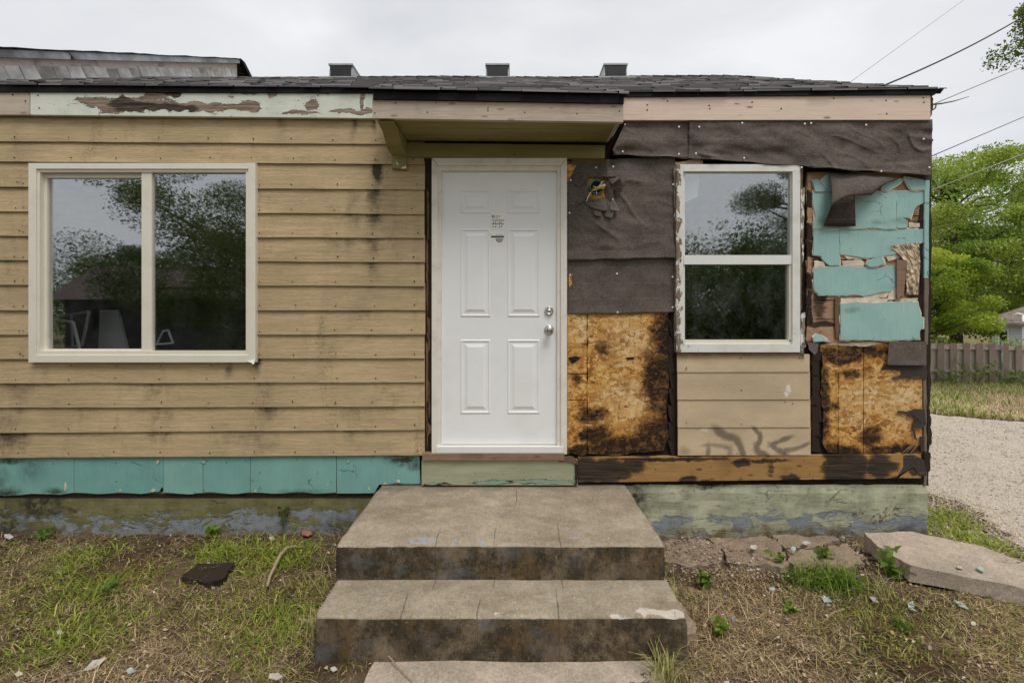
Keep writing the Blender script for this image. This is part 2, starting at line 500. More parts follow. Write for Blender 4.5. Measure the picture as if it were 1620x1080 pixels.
M_OSB_L = mat_osb('osb_by_door', [(1048, 600, 52, 90), (1058, 540, 46, 80), (1040, 690, 64, 50), (985, 710, 110, 34), (915, 712, 40, 16), (935, 655, 34, 22), (1060, 660, 24, 80), (912, 600, 14, 16, .8), (955, 552, 24, 20, .55), (940, 690, 40, 26)],
                  [(990, 540, 70, 60), (985, 630, 60, 50), (920, 520, 30, 40)])
M_OSB_R = mat_osb('osb_by_corner', [(1302, 640, 16, 110), (1330, 562, 70, 22), (1360, 555, 80, 16), (1330, 712, 60, 16), (1380, 690, 30, 26, .9), (1400, 712, 60, 14), (1440, 712, 30, 16), (1345, 590, 60, 12, .5), (1320, 640, 16, 14, .7)],
                  [(1370, 625, 60, 40), (1420, 630, 50, 70), (1350, 665, 40, 22)])


def mat_felt(name, base):
    n = N(name, 0.85, 0.25)
    z = n.axis(2)
    c = n.mix(n.sm(n.noise(5, 6, 0.65), 0.3, 0.72), tuple(x * 0.75 for x in base), tuple(x * 1.3 for x in base))
    c = n.mix(n.sm(n.noise((120, 120, 120), 3, 0.6), 0.46, 0.66, 0, 0.55), c, tuple(x * 1.9 for x in base))
    c = n.mix(n.sm(n.noise((55, 55, 55), 5, 0.75), 0.5, 0.36, 0, 0.5), c, tuple(x * 0.5 for x in base))
    c = n.mix(n.sm(n.noise((9, 9, 22), 6, 0.7), 0.55, 0.75, 0, 0.45), c, tuple(x * 1.7 for x in base))
    lines = n.math('ABSOLUTE', n.math('SUBTRACT', n.math('FRACT', n.math('MULTIPLY', n.math('ADD', z, n.math('MULTIPLY', n.noise(1.2, 2), 0.03)), 8.6)), 0.5))
    lk = n.math('MULTIPLY', n.sm(lines, 0.022, 0.008), n.sm(n.noise((16, 1, 16), 4, 0.7), 0.42, 0.6, 0, 0.55))
    c = n.mix(lk, c, (0.25, 0.22, 0.2))
    return n.done(c, n.bump(n.math('ADD', n.noise((30, 30, 30), 5, 0.6), n.math('MULTIPLY', n.noise(200, 2), 0.3)), 0.35, 0.004))


M_FELT = mat_felt('roofing_felt', (0.098, 0.080, 0.068))
M_FELT_UNDER = mat_felt('roofing_felt_underside', (0.045, 0.034, 0.03))


def mat_turq(name, base, dirtpx, grimy):
    n = N(name, 0.6, 0.3)
    streak = n.noise((120, 1, 5), 4, 0.6)
    c = n.mix(n.sm(n.noise((5, 1, 5), 4), 0.3, 0.7), tuple(x * 0.9 for x in base), tuple(x * 1.06 for x in base))
    c = n.mix(n.sm(streak, 0.5, 0.7, 0, 0.4), c, tuple(x * 0.72 for x in base))
    c = n.mix(n.sm(streak, 0.46, 0.3, 0, 0.25), c, tuple(min(1, x * 1.25 + 0.03) for x in base))
    c = n.mix(n.math('MULTIPLY', n.rnd(), 0.14), c, (0.45, 0.6, 0.5))
    wv = n.warp(0.06, 10, detail=5)
    k = n.blobs(dirtpx, wv, 0.1)
    k = n.math('MULTIPLY', k, n.sm(n.noise((20, 1, 24), 6, 0.7), 0.25, 0.6))
    c = n.mix(n.math('MULTIPLY', k, grimy, True), c, (0.035, 0.045, 0.03))
    chip = n.sm(n.noise(20, 6, 0.75), 0.675, 0.69)
    crk = n.vor((5, 1, 9), vec=n.warp(0.10, 9), feature='DISTANCE_TO_EDGE', out='Distance')
    ck = n.math('MULTIPLY', n.sm(crk, 0.02, 0.006), n.sm(n.noise(5, 3, vec=n.vm('ADD', n.p, (3, 3, 3))), 0.56, 0.62))
    c = n.mix(n.math('MULTIPLY', ck, 0.8), c, (0.04, 0.06, 0.055))
    c = n.mix(n.sm(n.noise(42, 3), 0.70, 0.74, 0, 0.7), c, (0.07, 0.09, 0.08))
    c = n.mix(chip, c, (0.60, 0.52, 0.42))
    return n.done(c, n.bump(n.math('SUBTRACT', n.math('MULTIPLY', streak, 0.4), chip), 0.35, 0.003))


M_TURQ_R = mat_turq('turquoise_shingle', (0.285, 0.47, 0.445), [(1345, 490, 22, 8, .5), (1300, 350, 14, 14, .5), (1425, 350, 30, 9, .5), (1390, 352, 20, 6, .5)], 0.9)
M_TURQ_L = mat_turq('turquoise_skirt_shingle', (0.165, 0.36, 0.33), [(15, 780, 40, 18), (0, 760, 30, 40, .6), (92, 776, 26, 10), (55, 740, 30, 34, .5), (640, 726, 42, 14, 1.3), (655, 733, 14, 16), (480, 777, 60, 9, .5), (630, 764, 24, 4), (20, 728, 40, 8)], 1.0)
M_BACKING = mat_plain('pale_shingle_core', (0.62, 0.53, 0.42), 0.8, 0.2, 0.25, 12, 0, 0.3)
M_PAPER = mat_plain('torn_tan_paper', (0.50, 0.40, 0.28), 0.85, 0.2, 0.35, 14, 0, 0.3)
def mat_riserboard():
    n = N('sage_green_paint', 0.6, 0.3)
    c = n.mix(n.sm(n.noise((3, 3, 14), 6, 0.65), 0.35, 0.7), (0.30, 0.31, 0.20), (0.38, 0.385, 0.265))
    c = n.mix(n.sm(n.noise((5, 5, 90), 5, 0.7), 0.6, 0.72, 0, 0.7), c, (0.10, 0.10, 0.055))
    low = n.blobs([(860, 757, 90, 6), (780, 759, 60, 6), (690, 760, 40, 5, .7), (910, 750, 6, 20)], n.warp(0.06, 12), 0.1)
    k = n.ragged(low, n.noise((10, 3, 40), 7, 0.75), 1.6, 0.35, 0.5)
    c = n.mix(k, c, (0.05, 0.055, 0.035))
    c = n.mix(n.ragged(low, n.noise((8, 3, 26), 6, 0.7, vec=n.vm('ADD', n.p, (2, 2, 2))), 1.6, 0.55, 0.6), c, (0.22, 0.33, 0.25))
    c = n.mix(n.sm(n.noise(36, 4), 0.68, 0.71), c, (0.07, 0.065, 0.04))
    return n.done(c, n.bump(n.noise((5, 5, 90), 5, 0.7), 0.4, 0.003))


M_GREENP = mat_riserboard()


def mat_olive():
    n = N('olive_soffit_paint', 0.6, 0.3)
    c = n.mix(n.sm(n.noise((2, 12, 12), 5), 0.3, 0.7), (0.215, 0.19, 0.075), (0.28, 0.25, 0.11))
    c = n.mix(n.sm(n.noise((7, 50, 50), 5, 0.7), 0.62, 0.76, 0, 0.7), c, (0.09, 0.07, 0.035))
    kd = n.vor((6, 14, 14), out='Distance')
    c = n.mix(n.sm(kd, 0.12, 0.05, 0, 0.8), c, (0.07, 0.055, 0.03))
    return n.done(c, n.bump(n.noise((6, 80, 80), 4), 0.25, 0.003))


M_OLIVE = mat_olive()


def mat_found(name, base, left):
    n = N(name, 0.8, 0.25)
    z = n.axis(2)
    z = n.math('ADD', z, n.math('MULTIPLY', n.math('SUBTRACT', n.noise((3.2, 1, 4), 6, 0.65, 0.6), 0.5), 0.34))
    lo, hi = (0.13, 0.235) if left else (0.11, 0.215)
    blue = n.sm(z, hi - 0.02, hi - 0.05)
    soil = n.sm(z, 0.10, 0.04)
    c = n.mix(n.sm(n.noise(6, 6, 0.65), 0.3, 0.7), tuple(x * 0.7 for x in base), tuple(x * 1.15 for x in base))
    c = n.mix(n.sm(n.noise((14, 3, 60), 6, 0.7, 1.0), 0.6, 0.72, 0, 0.75), c, (0.06, 0.055, 0.03))
    bl = n.mix(n.noise(16, 5), (0.15, 0.168, 0.185), (0.30, 0.328, 0.345))
    pat = n.sm(n.noise((4.0, 1, 9), 6, 0.7, 0.8), 0.46, 0.51)
    c = n.mix(n.math('MULTIPLY', blue, pat), c, bl)
    crk = n.vor((2.2, 1, 14), vec=n.warp(0.10, 9), feature='DISTANCE_TO_EDGE', out='Distance')
    ck = n.math('MULTIPLY', n.sm(crk, 0.022, 0.006), n.sm(n.noise(3.5, 3), 0.54, 0.62))
    c = n.mix(n.math('MULTIPLY', ck, 0.45), c, (0.05, 0.045, 0.03))
    c = n.mix(n.sm(n.noise(22, 7, 0.75), 0.52, 0.7, 0, 0.6), c, (0.08, 0.075, 0.045))
    c = n.mix(n.math('MULTIPLY', soil, n.sm(n.noise(12, 5), 0.3, 0.6)), c, (0.15, 0.115, 0.055))
    drt = [(60, 800, 60, 34), (10, 830, 60, 40, .9), (80, 795, 40, 16), (540, 830, 60, 30, .6)] if left else [(1005, 790, 30, 40), (1440, 838, 40, 14, .7), (1330, 842, 40, 8, .6), (1130, 768, 60, 6)]
    k = n.math('MULTIPLY', n.blobs(drt, n.warp(0.12, 7), 0.1), n.sm(n.noise(18, 6, 0.7), 0.3, 0.6))
    c = n.mix(k, c, (0.03, 0.028, 0.02))
    if not left:
        rk = n.blobs([(1385, 815, 26, 14), (1362, 812, 22, 10), (1410, 807, 20, 9), (1335, 828, 12, 8)], n.warp(0.1, 12, detail=6), 0.6)
        c = n.mix(n.math('MULTIPLY', n.sm(rk, 0.5, 0.56), n.sm(n.noise(40, 5, 0.7), 0.5, 0.6)), c, (0.12, 0.08, 0.05))
    h = n.math('ADD', n.math('MULTIPLY', n.math('SUBTRACT', 1.0, n.math('MULTIPLY', blue, pat)), 0.6), n.math('MULTIPLY', n.noise((8, 4, 30), 6, 0.7), 0.9))
    h = n.math('SUBTRACT', h, ck)
    return n.done(c, n.bump(h, 0.8, 0.008))


M_FOUND_L = mat_found('olive_foundation_paint', (0.185, 0.17, 0.075), True)
M_FOUND_R = mat_found('sage_foundation_paint', (0.39, 0.395, 0.275), False)


def mat_concrete(name, base, kind):
    n = N(name, 0.85, 0.2)
    c = n.mix(n.sm(n.noise(4.5, 7, 0.65, 0.4), 0.3, 0.72), tuple(x * 0.72 for x in base), tuple(x * 1.12 for x in base))
    if kind != 'plain':
        n.p = n.vm('ADD', n.p, (0, -0.6, 0))
    grit = n.noise(75, 5, 0.8)
    c = n.mix(n.sm(grit, 0.52, 0.64, 0, 0.55), c, tuple(min(1, x * 1.5) for x in base))
    c = n.mix(n.sm(grit, 0.47, 0.37, 0, 0.6), c, tuple(x * 0.42 for x in base))
    c = n.mix(n.sm(n.noise(17, 6, 0.75), 0.5, 0.68, 0, 0.4), c, tuple(x * 0.55 for x in base))
    c = n.mix(n.sm(n.noise(34, 3), 0.70, 0.735, 0, 0.8), c, (0.62, 0.56, 0.5))
    hb = grit
    if kind == 'tread':
        c = n.mix(n.sm(n.noise((2.2, 4.5, 3), 7, 0.72), 0.46, 0.72, 0, 0.6), c, (0.17, 0.12, 0.075))
        c = n.mix(n.sm(n.noise((3.5, 9, 3), 7, 0.72, vec=n.vm('ADD', n.p, (8, 2, 1))), 0.54, 0.7, 0, 0.35), c, (0.50, 0.44, 0.36))
        y = n.axis(1)
        z = n.axis(2)
        pv = n.warp(0.09, 11, detail=6)

        def flat(cx, cy, rx, ry):
            v = n.vm('SUBTRACT', pv, (cx, cy, 0))
            v = n.vm('MULTIPLY', v, (1 / rx, 1 / ry, 0))
            return n.sm(n.vm('LENGTH', v), 0.85, 0.7)
        pt = n.math('MAXIMUM', flat(-0.50, -0.83, 0.09, 0.055), flat(-0.32, -0.86, 0.03, 0.04))
        pt = n.math('MAXIMUM', pt, flat(-0.18, -0.86, 0.03, 0.03))
        pt = n.math('MAXIMUM', pt, flat(0.36, -0.80, 0.04, 0.02))
        c = n.mix(n.math('MULTIPLY', pt, n.sm(n.noise(40, 5, 0.75), 0.4, 0.55, 0, 0.85)), c, (0.30, 0.33, 0.36))
        wp = n.math('MAXIMUM', n.math('MAXIMUM', flat(0.68, -1.15, 0.09, 0.035), flat(0.78, -1.17, 0.08, 0.04)), flat(0.52, -1.185, 0.07, 0.022))
        wp = n.math('MULTIPLY', wp, n.sm(z, 0.36, 0.30))
        c = n.mix(n.math('MULTIPLY', wp, n.sm(n.noise(26, 6, 0.75), 0.28, 0.45)), c, n.mix(grit, (0.36, 0.31, 0.26), (0.66, 0.59, 0.51)))
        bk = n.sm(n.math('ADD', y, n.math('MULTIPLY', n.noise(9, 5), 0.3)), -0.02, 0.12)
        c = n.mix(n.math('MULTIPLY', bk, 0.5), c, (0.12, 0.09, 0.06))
    if kind == 'riser':
        d1 = n.noise((6, 3, 5), 8, 0.75)
        c = n.mix(n.sm(n.math('ADD', d1, n.math('MULTIPLY', n.math('SUBTRACT', grit, 0.5), 0.5)), 0.33, 0.58, 0, 0.93), c, (0.032, 0.026, 0.016))
        c = n.mix(n.sm(n.noise((9, 3, 4), 8, 0.75, vec=n.vm('ADD', n.p, (7, 1, 2))), 0.48, 0.66, 0, 0.75), c, (0.135, 0.082, 0.032))
        c = n.mix(n.sm(n.noise(48, 5, 0.8), 0.52, 0.66, 0, 0.8), c, (0.02, 0.016, 0.01))
        c = n.mix(n.sm(n.noise(56, 4, 0.8, vec=n.vm('ADD', n.p, (3, 1, 2))), 0.58, 0.7, 0, 0.6), c, (0.26, 0.2, 0.13))
        bl = n.math('MULTIPLY', n.sm(n.noise((4.5, 3, 7), 8, 0.72, vec=n.vm('ADD', n.p, (4.3, 0, 0.2))), 0.5, 0.64), n.sm(n.axis(0), 0.75, -0.3, 0.15, 0.62))
        c = n.mix(n.math('MULTIPLY', bl, n.sm(grit, 0.3, 0.6, 0.4, 1)), c, (0.125, 0.135, 0.14))
    ck = None
    if kind == 'plain':
        crk = n.vor(1.3, vec=n.warp(0.25, 4, detail=6), feature='DISTANCE_TO_EDGE', out='Distance')
        ck = n.math('MULTIPLY', n.sm(crk, 0.005, 0.0015), n.sm(n.noise(2.1, 2), 0.5, 0.6))
    else:
        px_ = n.axis(0, n.warp(0.035, 7, detail=6))
        for X, y0, y1 in ((-0.54, -1.3, -1.0), (-0.165, -1.3, -1.05), (0.228, -1.3, -0.98), (-0.42, -0.95, -0.72), (-0.10, -0.95, -0.70), (0.27, -0.95, -0.62), (0.03, -0.36, -0.12)):
            l = n.sm(n.math('ABSOLUTE', n.math('SUBTRACT', px_, X)), 0.0042, 0.0015)
            yy = n.axis(1)
            l = n.math('MULTIPLY', l, n.math('MULTIPLY', n.sm(yy, y0 - 0.02, y0 + 0.01), n.sm(yy, y1 + 0.06, y1 - 0.05)))
            ck = l if ck is None else n.math('MAXIMUM', ck, l)
        ck = n.math('MULTIPLY', ck, n.sm(n.noise(9, 4), 0.3, 0.5, 0.3, 0.7 if kind == 'tread' else 0.35))
    c = n.mix(n.math('MULTIPLY', ck, 0.85), c, (0.04, 0.03, 0.02))
    h = n.math('SUBTRACT', n.math('ADD', grit, n.math('MULTIPLY', n.noise(30, 5), 0.8)), ck)
    return n.done(c, n.bump(h, 0.45, 0.004))


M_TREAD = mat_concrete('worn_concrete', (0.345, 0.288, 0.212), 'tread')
M_RISER = mat_concrete('stained_concrete', (0.22, 0.168, 0.11), 'riser')
M_SLAB = mat_concrete('pinkish_concrete', (0.42, 0.345, 0.27), 'plain')
M_BROKEN = mat_concrete('crumbled_concrete', (0.27, 0.205, 0.145), 'plain')


def mat_glass(name, refl, dirt):
    n = N(name)
    nt = n.nt
    out = [x for x in nt.nodes if x.type == 'OUTPUT_MATERIAL'][0]
    gl = n.new('ShaderNodeBsdfGlossy')
    gl.inputs['Roughness'].default_value = 0.02
    gl.inputs['Color'].default_value = (0.96, 0.98, 1.0, 1)
    n.put(gl.inputs['Normal'], n.bump(n.noise(1.2, 1, 0.4), 0.02, 0.02))
    tr = n.new('ShaderNodeBsdfTransparent')
    tr.inputs['Color'].default_value = (0.93, 0.955, 0.95, 1)
    ms = n.new('ShaderNodeMixShader')
    ms.inputs[0].default_value = refl
    nt.links.new(tr.outputs[0], ms.inputs[1])
    nt.links.new(gl.outputs[0], ms.inputs[2])
    df = n.new('ShaderNodeBsdfDiffuse')
    df.inputs['Color'].default_value = (0.42, 0.45, 0.43, 1)
    m2 = n.new('ShaderNodeMixShader')
    g = n.math('MULTIPLY', n.sm(n.noise((6, 1, 3), 6, 0.7), 0.4, 0.75), dirt)
    if dirt > 0.05:
        a, b = P(1213, 425), P(1165, 548)
        # a dried wiper streak across the lower pane
        dx, dz = b.x - a.x, b.z - a.z
        L = math.hypot(dx, dz)
        v = n.vm('SUBTRACT', n.p, (a.x, 0, a.z))
        t = n.math('DIVIDE', n.vm('DOT_PRODUCT', v, (dx, 0, dz)), L * L)
        off = n.math('DIVIDE', n.vm('DOT_PRODUCT', v, (-dz, 0, dx)), L)
        bow = n.math('MULTIPLY', n.math('MULTIPLY', t, n.math('SUBTRACT', 1.0, t)), 0.05)
        off = n.math('ABSOLUTE', n.math('ADD', off, bow))
        k = n.math('MULTIPLY', n.sm(off, 0.016, 0.001), n.math('MULTIPLY', n.sm(t, -0.02, 0.5), n.sm(t, 1.02, 0.95)))
        k = n.math('MULTIPLY', k, n.sm(n.noise(18, 4), 0.3, 0.6, 0.12, 0.42))
        k = n.math('MULTIPLY', k, n.sm(n.axis(2), P(0, 418).z + 0.02, P(0, 425).z))
        g = n.math('ADD', g, k, True)
    n.put(m2.inputs[0], g)
    nt.links.new(ms.outputs[0], m2.inputs[1])
    nt.links.new(df.outputs[0], m2.inputs[2])
    nt.links.new(m2.outputs[0], out.inputs[0])
    return n.m


M_GLASS = mat_glass('window_glass', 0.25, 0.02)
M_GLASS_D = mat_glass('dirty_window_glass', 0.24, 0.05)


def mat_peelwhite():
    n = N('peeling_white_paint', 0.6, 0.3)
    wood = n.ramp(n.noise((40, 40, 5), 5), [(0.3, (0.10, 0.075, 0.05)), (0.7, (0.32, 0.25, 0.18))])
    paint = n.mix(n.sm(n.noise(9, 5), 0.4, 0.8, 0, 0.5), (0.72, 0.72, 0.68), (0.5, 0.47, 0.4))
    x = n.axis(0)
    e = n.math('ABSOLUTE', n.math('SUBTRACT', x, (P(1168, 0).x)))
    edge = n.sm(e, P(1256, 0).x - P(1168, 0).x, P(1268, 0).x - P(1168, 0).x, 0, 0.22)
    k = n.sm(n.math('ADD', n.noise((26, 26, 14), 6, 0.72), edge), 0.66, 0.69)
    return n.done(n.mix(k, paint, wood), n.bump(n.math('SUBTRACT', 1.0, k), 0.8, 0.004))


M_PEELWHITE = mat_peelwhite()


def mat_tinted(name, rough=0.7, trans=0.25, spec=0.2):
    n = N(name, rough, spec)
    out = [x for x in n.nt.nodes if x.type == 'OUTPUT_MATERIAL'][0]
    t = n.tint()
    n.put(n.b.inputs['Base Color'], t)
    if trans:
        tl = n.new('ShaderNodeBsdfTranslucent')
        n.put(tl.inputs['Color'], t)
        ms = n.new('ShaderNodeMixShader')
        ms.inputs[0].default_value = trans
        n.nt.links.new(n.b.outputs[0], ms.inputs[1])
        n.nt.links.new(tl.outputs[0], ms.inputs[2])
        n.nt.links.new(ms.outputs[0], out.inputs[0])
    return n.m


M_LEAF = mat_tinted('leaf', 0.5, 0.4, 0.3)
M_BLADE = mat_tinted('grass_blade', 0.7, 0.25)
M_LITTER = mat_tinted('litter', 0.85, 0.0)
M_ROOFTINT = mat_tinted('asphalt_shingle', 0.9, 0.0, 0.2)


def mat_ground():
    n = N('soil', 0.95, 0.1)
    a = n.noise(2.2, 7, 0.7)
    c = n.ramp(a, [(0.3, (0.03, 0.02, 0.014)), (0.5, (0.09, 0.06, 0.038)), (0.72, (0.22, 0.155, 0.095))])
    c = n.mix(n.sm(n.noise(1.3, 4, 0.6, vec=n.vm('ADD', n.p, (9, 3, 0))), 0.56, 0.7, 0, 0.7), c, (0.11, 0.05, 0.03))
    c = n.mix(n.sm(n.noise(60, 5, 0.7), 0.55, 0.72, 0, 0.6), c, (0.27, 0.2, 0.13))
    far = n.sm(n.axis(1), 3.5, 5.5)
    c = n.mix(far, c, n.mix(n.noise(0.8, 5), (0.09, 0.10, 0.03), (0.26, 0.2, 0.1)))
    near = n.sm(n.axis(1), -3.4, -4.2)
    c = n.mix(near, c, n.mix(n.noise(0.8, 5), (0.08, 0.09, 0.03), (0.2, 0.16, 0.08)))
    return n.done(c, n.bump(n.math('ADD', n.noise(40, 6, 0.7), n.math('MULTIPLY', n.noise(140, 3), 0.4)), 0.9, 0.02))


M_GROUND = mat_ground()


def mat_gravel():
    n = N('gravel', 0.95, 0.15)
    v = n.vor(70, out='Color')
    c = n.mix(n.axis(0, v), (0.36, 0.30, 0.235), (0.66, 0.565, 0.46))
    c = n.mix(n.sm(n.noise(1.2, 5, 0.6), 0.4, 0.7, 0, 0.5), c, (0.55, 0.465, 0.37))
    c = n.mix(n.sm(n.noise(3.0, 6, 0.7), 0.5, 0.72, 0, 0.5), c, (0.36, 0.30, 0.23))
    d = n.vor(70, out='Distance')
    return n.done(c, n.bump(n.math('SUBTRACT', 1.0, d), 0.8, 0.012))


M_GRAVEL = mat_gravel()


# ------------------------------------------------------------------ mesh helpers
class MB:
    def __init__(s):
        s.v, s.f, s.mi = [], [], []

    def add(s, vs, fs, mi=0):
        o = len(s.v)
        s.v += [tuple(x) for x in vs]
        s.f += [tuple(i + o for i in f) for f in fs]
        s.mi += [mi] * len(fs)

    def box(s, x0, x1, y0, y1, z0, z1, mi=0):
        v = [(x, y, z) for x in (x0, x1) for y in (y0, y1) for z in (z0, z1)]
        s.add(v, [(0, 1, 3, 2), (4, 6, 7, 5), (0, 4, 5, 1), (2, 3, 7, 6), (0, 2, 6, 4), (1, 5, 7, 3)], mi)

    def prism(s, front, back, mi=0):
        n = len(front)
        fs = [tuple(range(n)), tuple(reversed(range(n, 2 * n)))]
        fs += [(i, i + n, (i + 1) % n + n, (i + 1) % n) for i in range(n)]
        s.add(list(front) + list(back), fs, mi)

    def tube(s, pts, rad, n=8, mi=0):
        pts = [Vector(p) for p in pts]
        if not isinstance(rad, (list, tuple)):
            rad = [rad] * len(pts)
        rings = []
        up = Vector((0.13, 0.21, 0.97))
        for i, p in enumerate(pts):
            t = (pts[min(i + 1, len(pts) - 1)] - pts[max(i - 1, 0)]).normalized()
            a = t.cross(up)
            if a.length < 0.05:
                a = t.cross(Vector((1, 0, 0)))
            a.normalize()
            b = t.cross(a)
            rings.append([p + (a * math.cos(k * 2 * math.pi / n) + b * math.sin(k * 2 * math.pi / n)) * rad[i] for k in range(n)])
        vs = [q for r in rings for q in r]
        fs = [(i * n + k, i * n + (k + 1) % n, (i + 1) * n + (k + 1) % n, (i + 1) * n + k) for i in range(len(pts) - 1) for k in range(n)]
        fs += [tuple(reversed(range(n))), tuple(range((len(pts) - 1) * n, len(pts) * n))]
        s.add(vs, fs, mi)

    def lathe(s, c, prof, n=20, mi=0, axis='Y'):
        c = Vector(c)
        vs = []
        for r, h in prof:
            for k in range(n):
                a = k * 2 * math.pi / n
                if axis == 'Y':
                    vs.append(c + Vector((math.cos(a) * r, -h, math.sin(a) * r)))
                else:
                    vs.append(c + Vector((math.cos(a) * r, math.sin(a) * r, h)))
        fs = [(i * n + k, i * n + (k + 1) % n, (i + 1) * n + (k + 1) % n, (i + 1) * n + k) for i in range(len(prof) - 1) for k in range(n)]
        fs.append(tuple(range((len(prof) - 1) * n, len(prof) * n)))
        s.add(vs, fs, mi)

    def build(s, name, mat, parent=None, smooth=False, fix=True):
        me = bpy.data.meshes.new(name)
        me.from_pydata(s.v, [], s.f)
        for m in (mat if isinstance(mat, (list, tuple)) else [mat]):
            me.materials.append(m)
        if any(s.mi):
            me.polygons.foreach_set('material_index', s.mi)
        if fix:
            bm = bmesh.new()
            bm.from_mesh(me)
            bmesh.ops.recalc_face_normals(bm, faces=bm.faces)
            bm.to_mesh(me)
            bm.free()
        if smooth:
            me.polygons.foreach_set('use_smooth', [True] * len(me.polygons))
        me.update()
        o = bpy.data.objects.new(name, me)
        COL.objects.link(o)
        if parent:
            o.parent = parent
        return o


def np_mesh(name, verts, faces, cols, mat, parent=None):
    me = bpy.data.meshes.new(name)
    nv, nf, k = len(verts), len(faces), faces.shape[1]
    me.vertices.add(nv)
    me.vertices.foreach_set('co', np.ascontiguousarray(verts, dtype=np.float32).ravel())
    me.loops.add(nf * k)
    me.loops.foreach_set('vertex_index', np.ascontiguousarray(faces, dtype=np.int32).ravel())
    me.polygons.add(nf)
    me.polygons.foreach_set('loop_start', np.arange(0, nf * k, k, dtype=np.int32))
    me.update(calc_edges=True)
    if cols is not None:
        at = me.color_attributes.new('tint', 'FLOAT_COLOR', 'POINT')
        c4 = np.ones((nv, 4), dtype=np.float32)
        c4[:, :3] = cols
        at.data.foreach_set('color', c4.ravel())
    me.materials.append(mat)
    me.validate()
    o = bpy.data.objects.new(name, me)
    COL.objects.link(o)
    if parent:
        o.parent = parent
    return o


def thing(name, label, cat, loc=(0, 0, 0), group=None):
    o = bpy.data.objects.new(name, None)
    o.empty_display_size = 0.2
    COL.objects.link(o)
    o.location = loc
    tag(o, label, cat, group)
    return o


def tag(o, label=None, cat=None, group=None, kind=None):
    if label:
        o['label'] = label
    if cat:
        o['category'] = cat
    if group:
        o['group'] = group
    if kind:
        o['kind'] = kind
    return o


def jag(pts, step=6.0, amp=0.8, seed=0):
    """break the edges of a pixel outline into an uneven line"""
    rr = random.Random(seed)
    out = []
    n = len(pts)
    for i in range(n):
        (x0, y0), (x1, y1) = pts[i], pts[(i + 1) % n]
        L = math.hypot(x1 - x0, y1 - y0)
        k = max(1, int(L / step))
        for j in range(k):
            t = j / k
            a = amp if j else amp * 0.3
            out.append((x0 + (x1 - x0) * t + rr.uniform(-a, a), y0 + (y1 - y0) * t + rr.uniform(-a, a)))
    return out


def piece(name, pts, Y, th, mat, parent, step=7, amp=0.7, seed=0, tilt=0.0):
    """an irregular flat piece with thickness on the wall"""
    q = jag(pts, step, amp, seed) if step else pts
    ys = [p[1] for p in q]
    y0, y1 = min(ys), max(ys)
    fr = [P(x, y, Y - tilt * (y - y0) / max(1, y1 - y0)) for x, y in q]
    m = MB()
    m.prism(fr, [v + Vector((0, th, 0)) for v in fr])
    return m.build(name, mat, parent)


def board(name, tl, tr, br, bl, Y, th, mat, parent, Yb=None):
    Yb = Y if Yb is None else Yb
    fr = [P(*tl, Y), P(*tr, Y), P(*br, Yb), P(*bl, Yb)]
    m = MB()
    m.prism(fr, [v + Vector((0, th, 0)) for v in fr])
    return m.build(name, mat, parent)


def frect(m, x0, y0, x1, y1, Y, th, mi=0):
    """box on the wall given by its pixel rectangle (front face at depth Y)"""
    a, b = P(x0, y0, Y), P(x1, y1, Y)
    m.box(a.x, b.x, Y, Y + th, b.z, a.z, mi)


def ring(m, x0, y0, x1, y1, wl, wt, wr, wb, Y, th, mi=0):
    frect(m, x0, y0, x1, y0 + wt, Y, th, mi)
    frect(m, x0, y1 - wb, x1, y1, Y, th, mi)
    frect(m, x0, y0 + wt, x0 + wl, y1 - wb, Y + 0.0004, th, mi)
    frect(m, x1 - wr, y0 + wt, x1, y1 - wb, Y + 0.0004, th, mi)


def fb(v, oct=4):
    return mnoise.fractal(v, 0.9, 2.1, oct)


# ------------------------------------------------------------------ numpy noise for the ground
_tab = rng.random((256, 256))


def vnoise(x, y, s, seed=0):
    x = np.asarray(x, float) * s + seed * 17.3
    y = np.asarray(y, float) * s + seed * 9.1
    xi, yi = np.floor(x).astype(int), np.floor(y).astype(int)
    fx, fy = x - xi, y - yi
    fx, fy = fx * fx * (3 - 2 * fx), fy * fy * (3 - 2 * fy)
    g = lambda a, b: _tab[a & 255, b & 255]
    return (g(xi, yi) * (1 - fx) + g(xi + 1, yi) * fx) * (1 - fy) + (g(xi, yi + 1) * (1 - fx) + g(xi + 1, yi + 1) * fx) * fy


def fnoise(x, y, s, seed=0):
    return 0.55 * vnoise(x, y, s, seed) + 0.3 * vnoise(x, y, s * 2.1, seed + 1) + 0.15 * vnoise(x, y, s * 4.3, seed + 2)


def terr(x, y):
    x, y = np.asarray(x, float), np.asarray(y, float)
    z = np.where(y < 0.4, 0.0, np.where(y < 9.6, -0.04 * (y - 0.4), -0.368 - 0.07 * (np.minimum(y, 26) - 9.6)))
    near = np.clip(1 - np.abs(y + 1.0) / 3.5, 0, 1)
    left = np.clip((-0.6 - x) / 0.8, 0, 1) * np.clip((y + 0.75) / 0.75, 0, 1) * (y < 0.4)
    z = z + 0.055 * left
    near = near * np.clip((3.7 - x) / 0.5, 0, 1)
    right = np.clip((x - 0.9) / 0.4, 0, 1) * np.clip((y + 0.8) / 0.8, 0, 1) * (y < 0.2) * np.clip((3.3 - x) / 0.5, 0, 1)
    z = z + 0.01 * right
    z = z + (fnoise(x, y, 2.3, 3) - 0.5) * 0.07 * near + (vnoise(x, y, 11, 5) - 0.5) * 0.022 * near
    z = z - 0.02
    return z


def terr1(x, y):
    return float(terr(x, y))


def axis_pts(lo, hi, flo, fhi, fine, outer):
    a = list(np.arange(flo, fhi + 1e-6, fine))
    s, x = fine, fhi
    while x < hi:
        s *= outer
        x += s
        a.append(min(x, hi))
    s, x = fine, flo
    while x > lo:
        s *= outer
        x -= s
        a.insert(0, max(x, lo))
    return np.array(a)


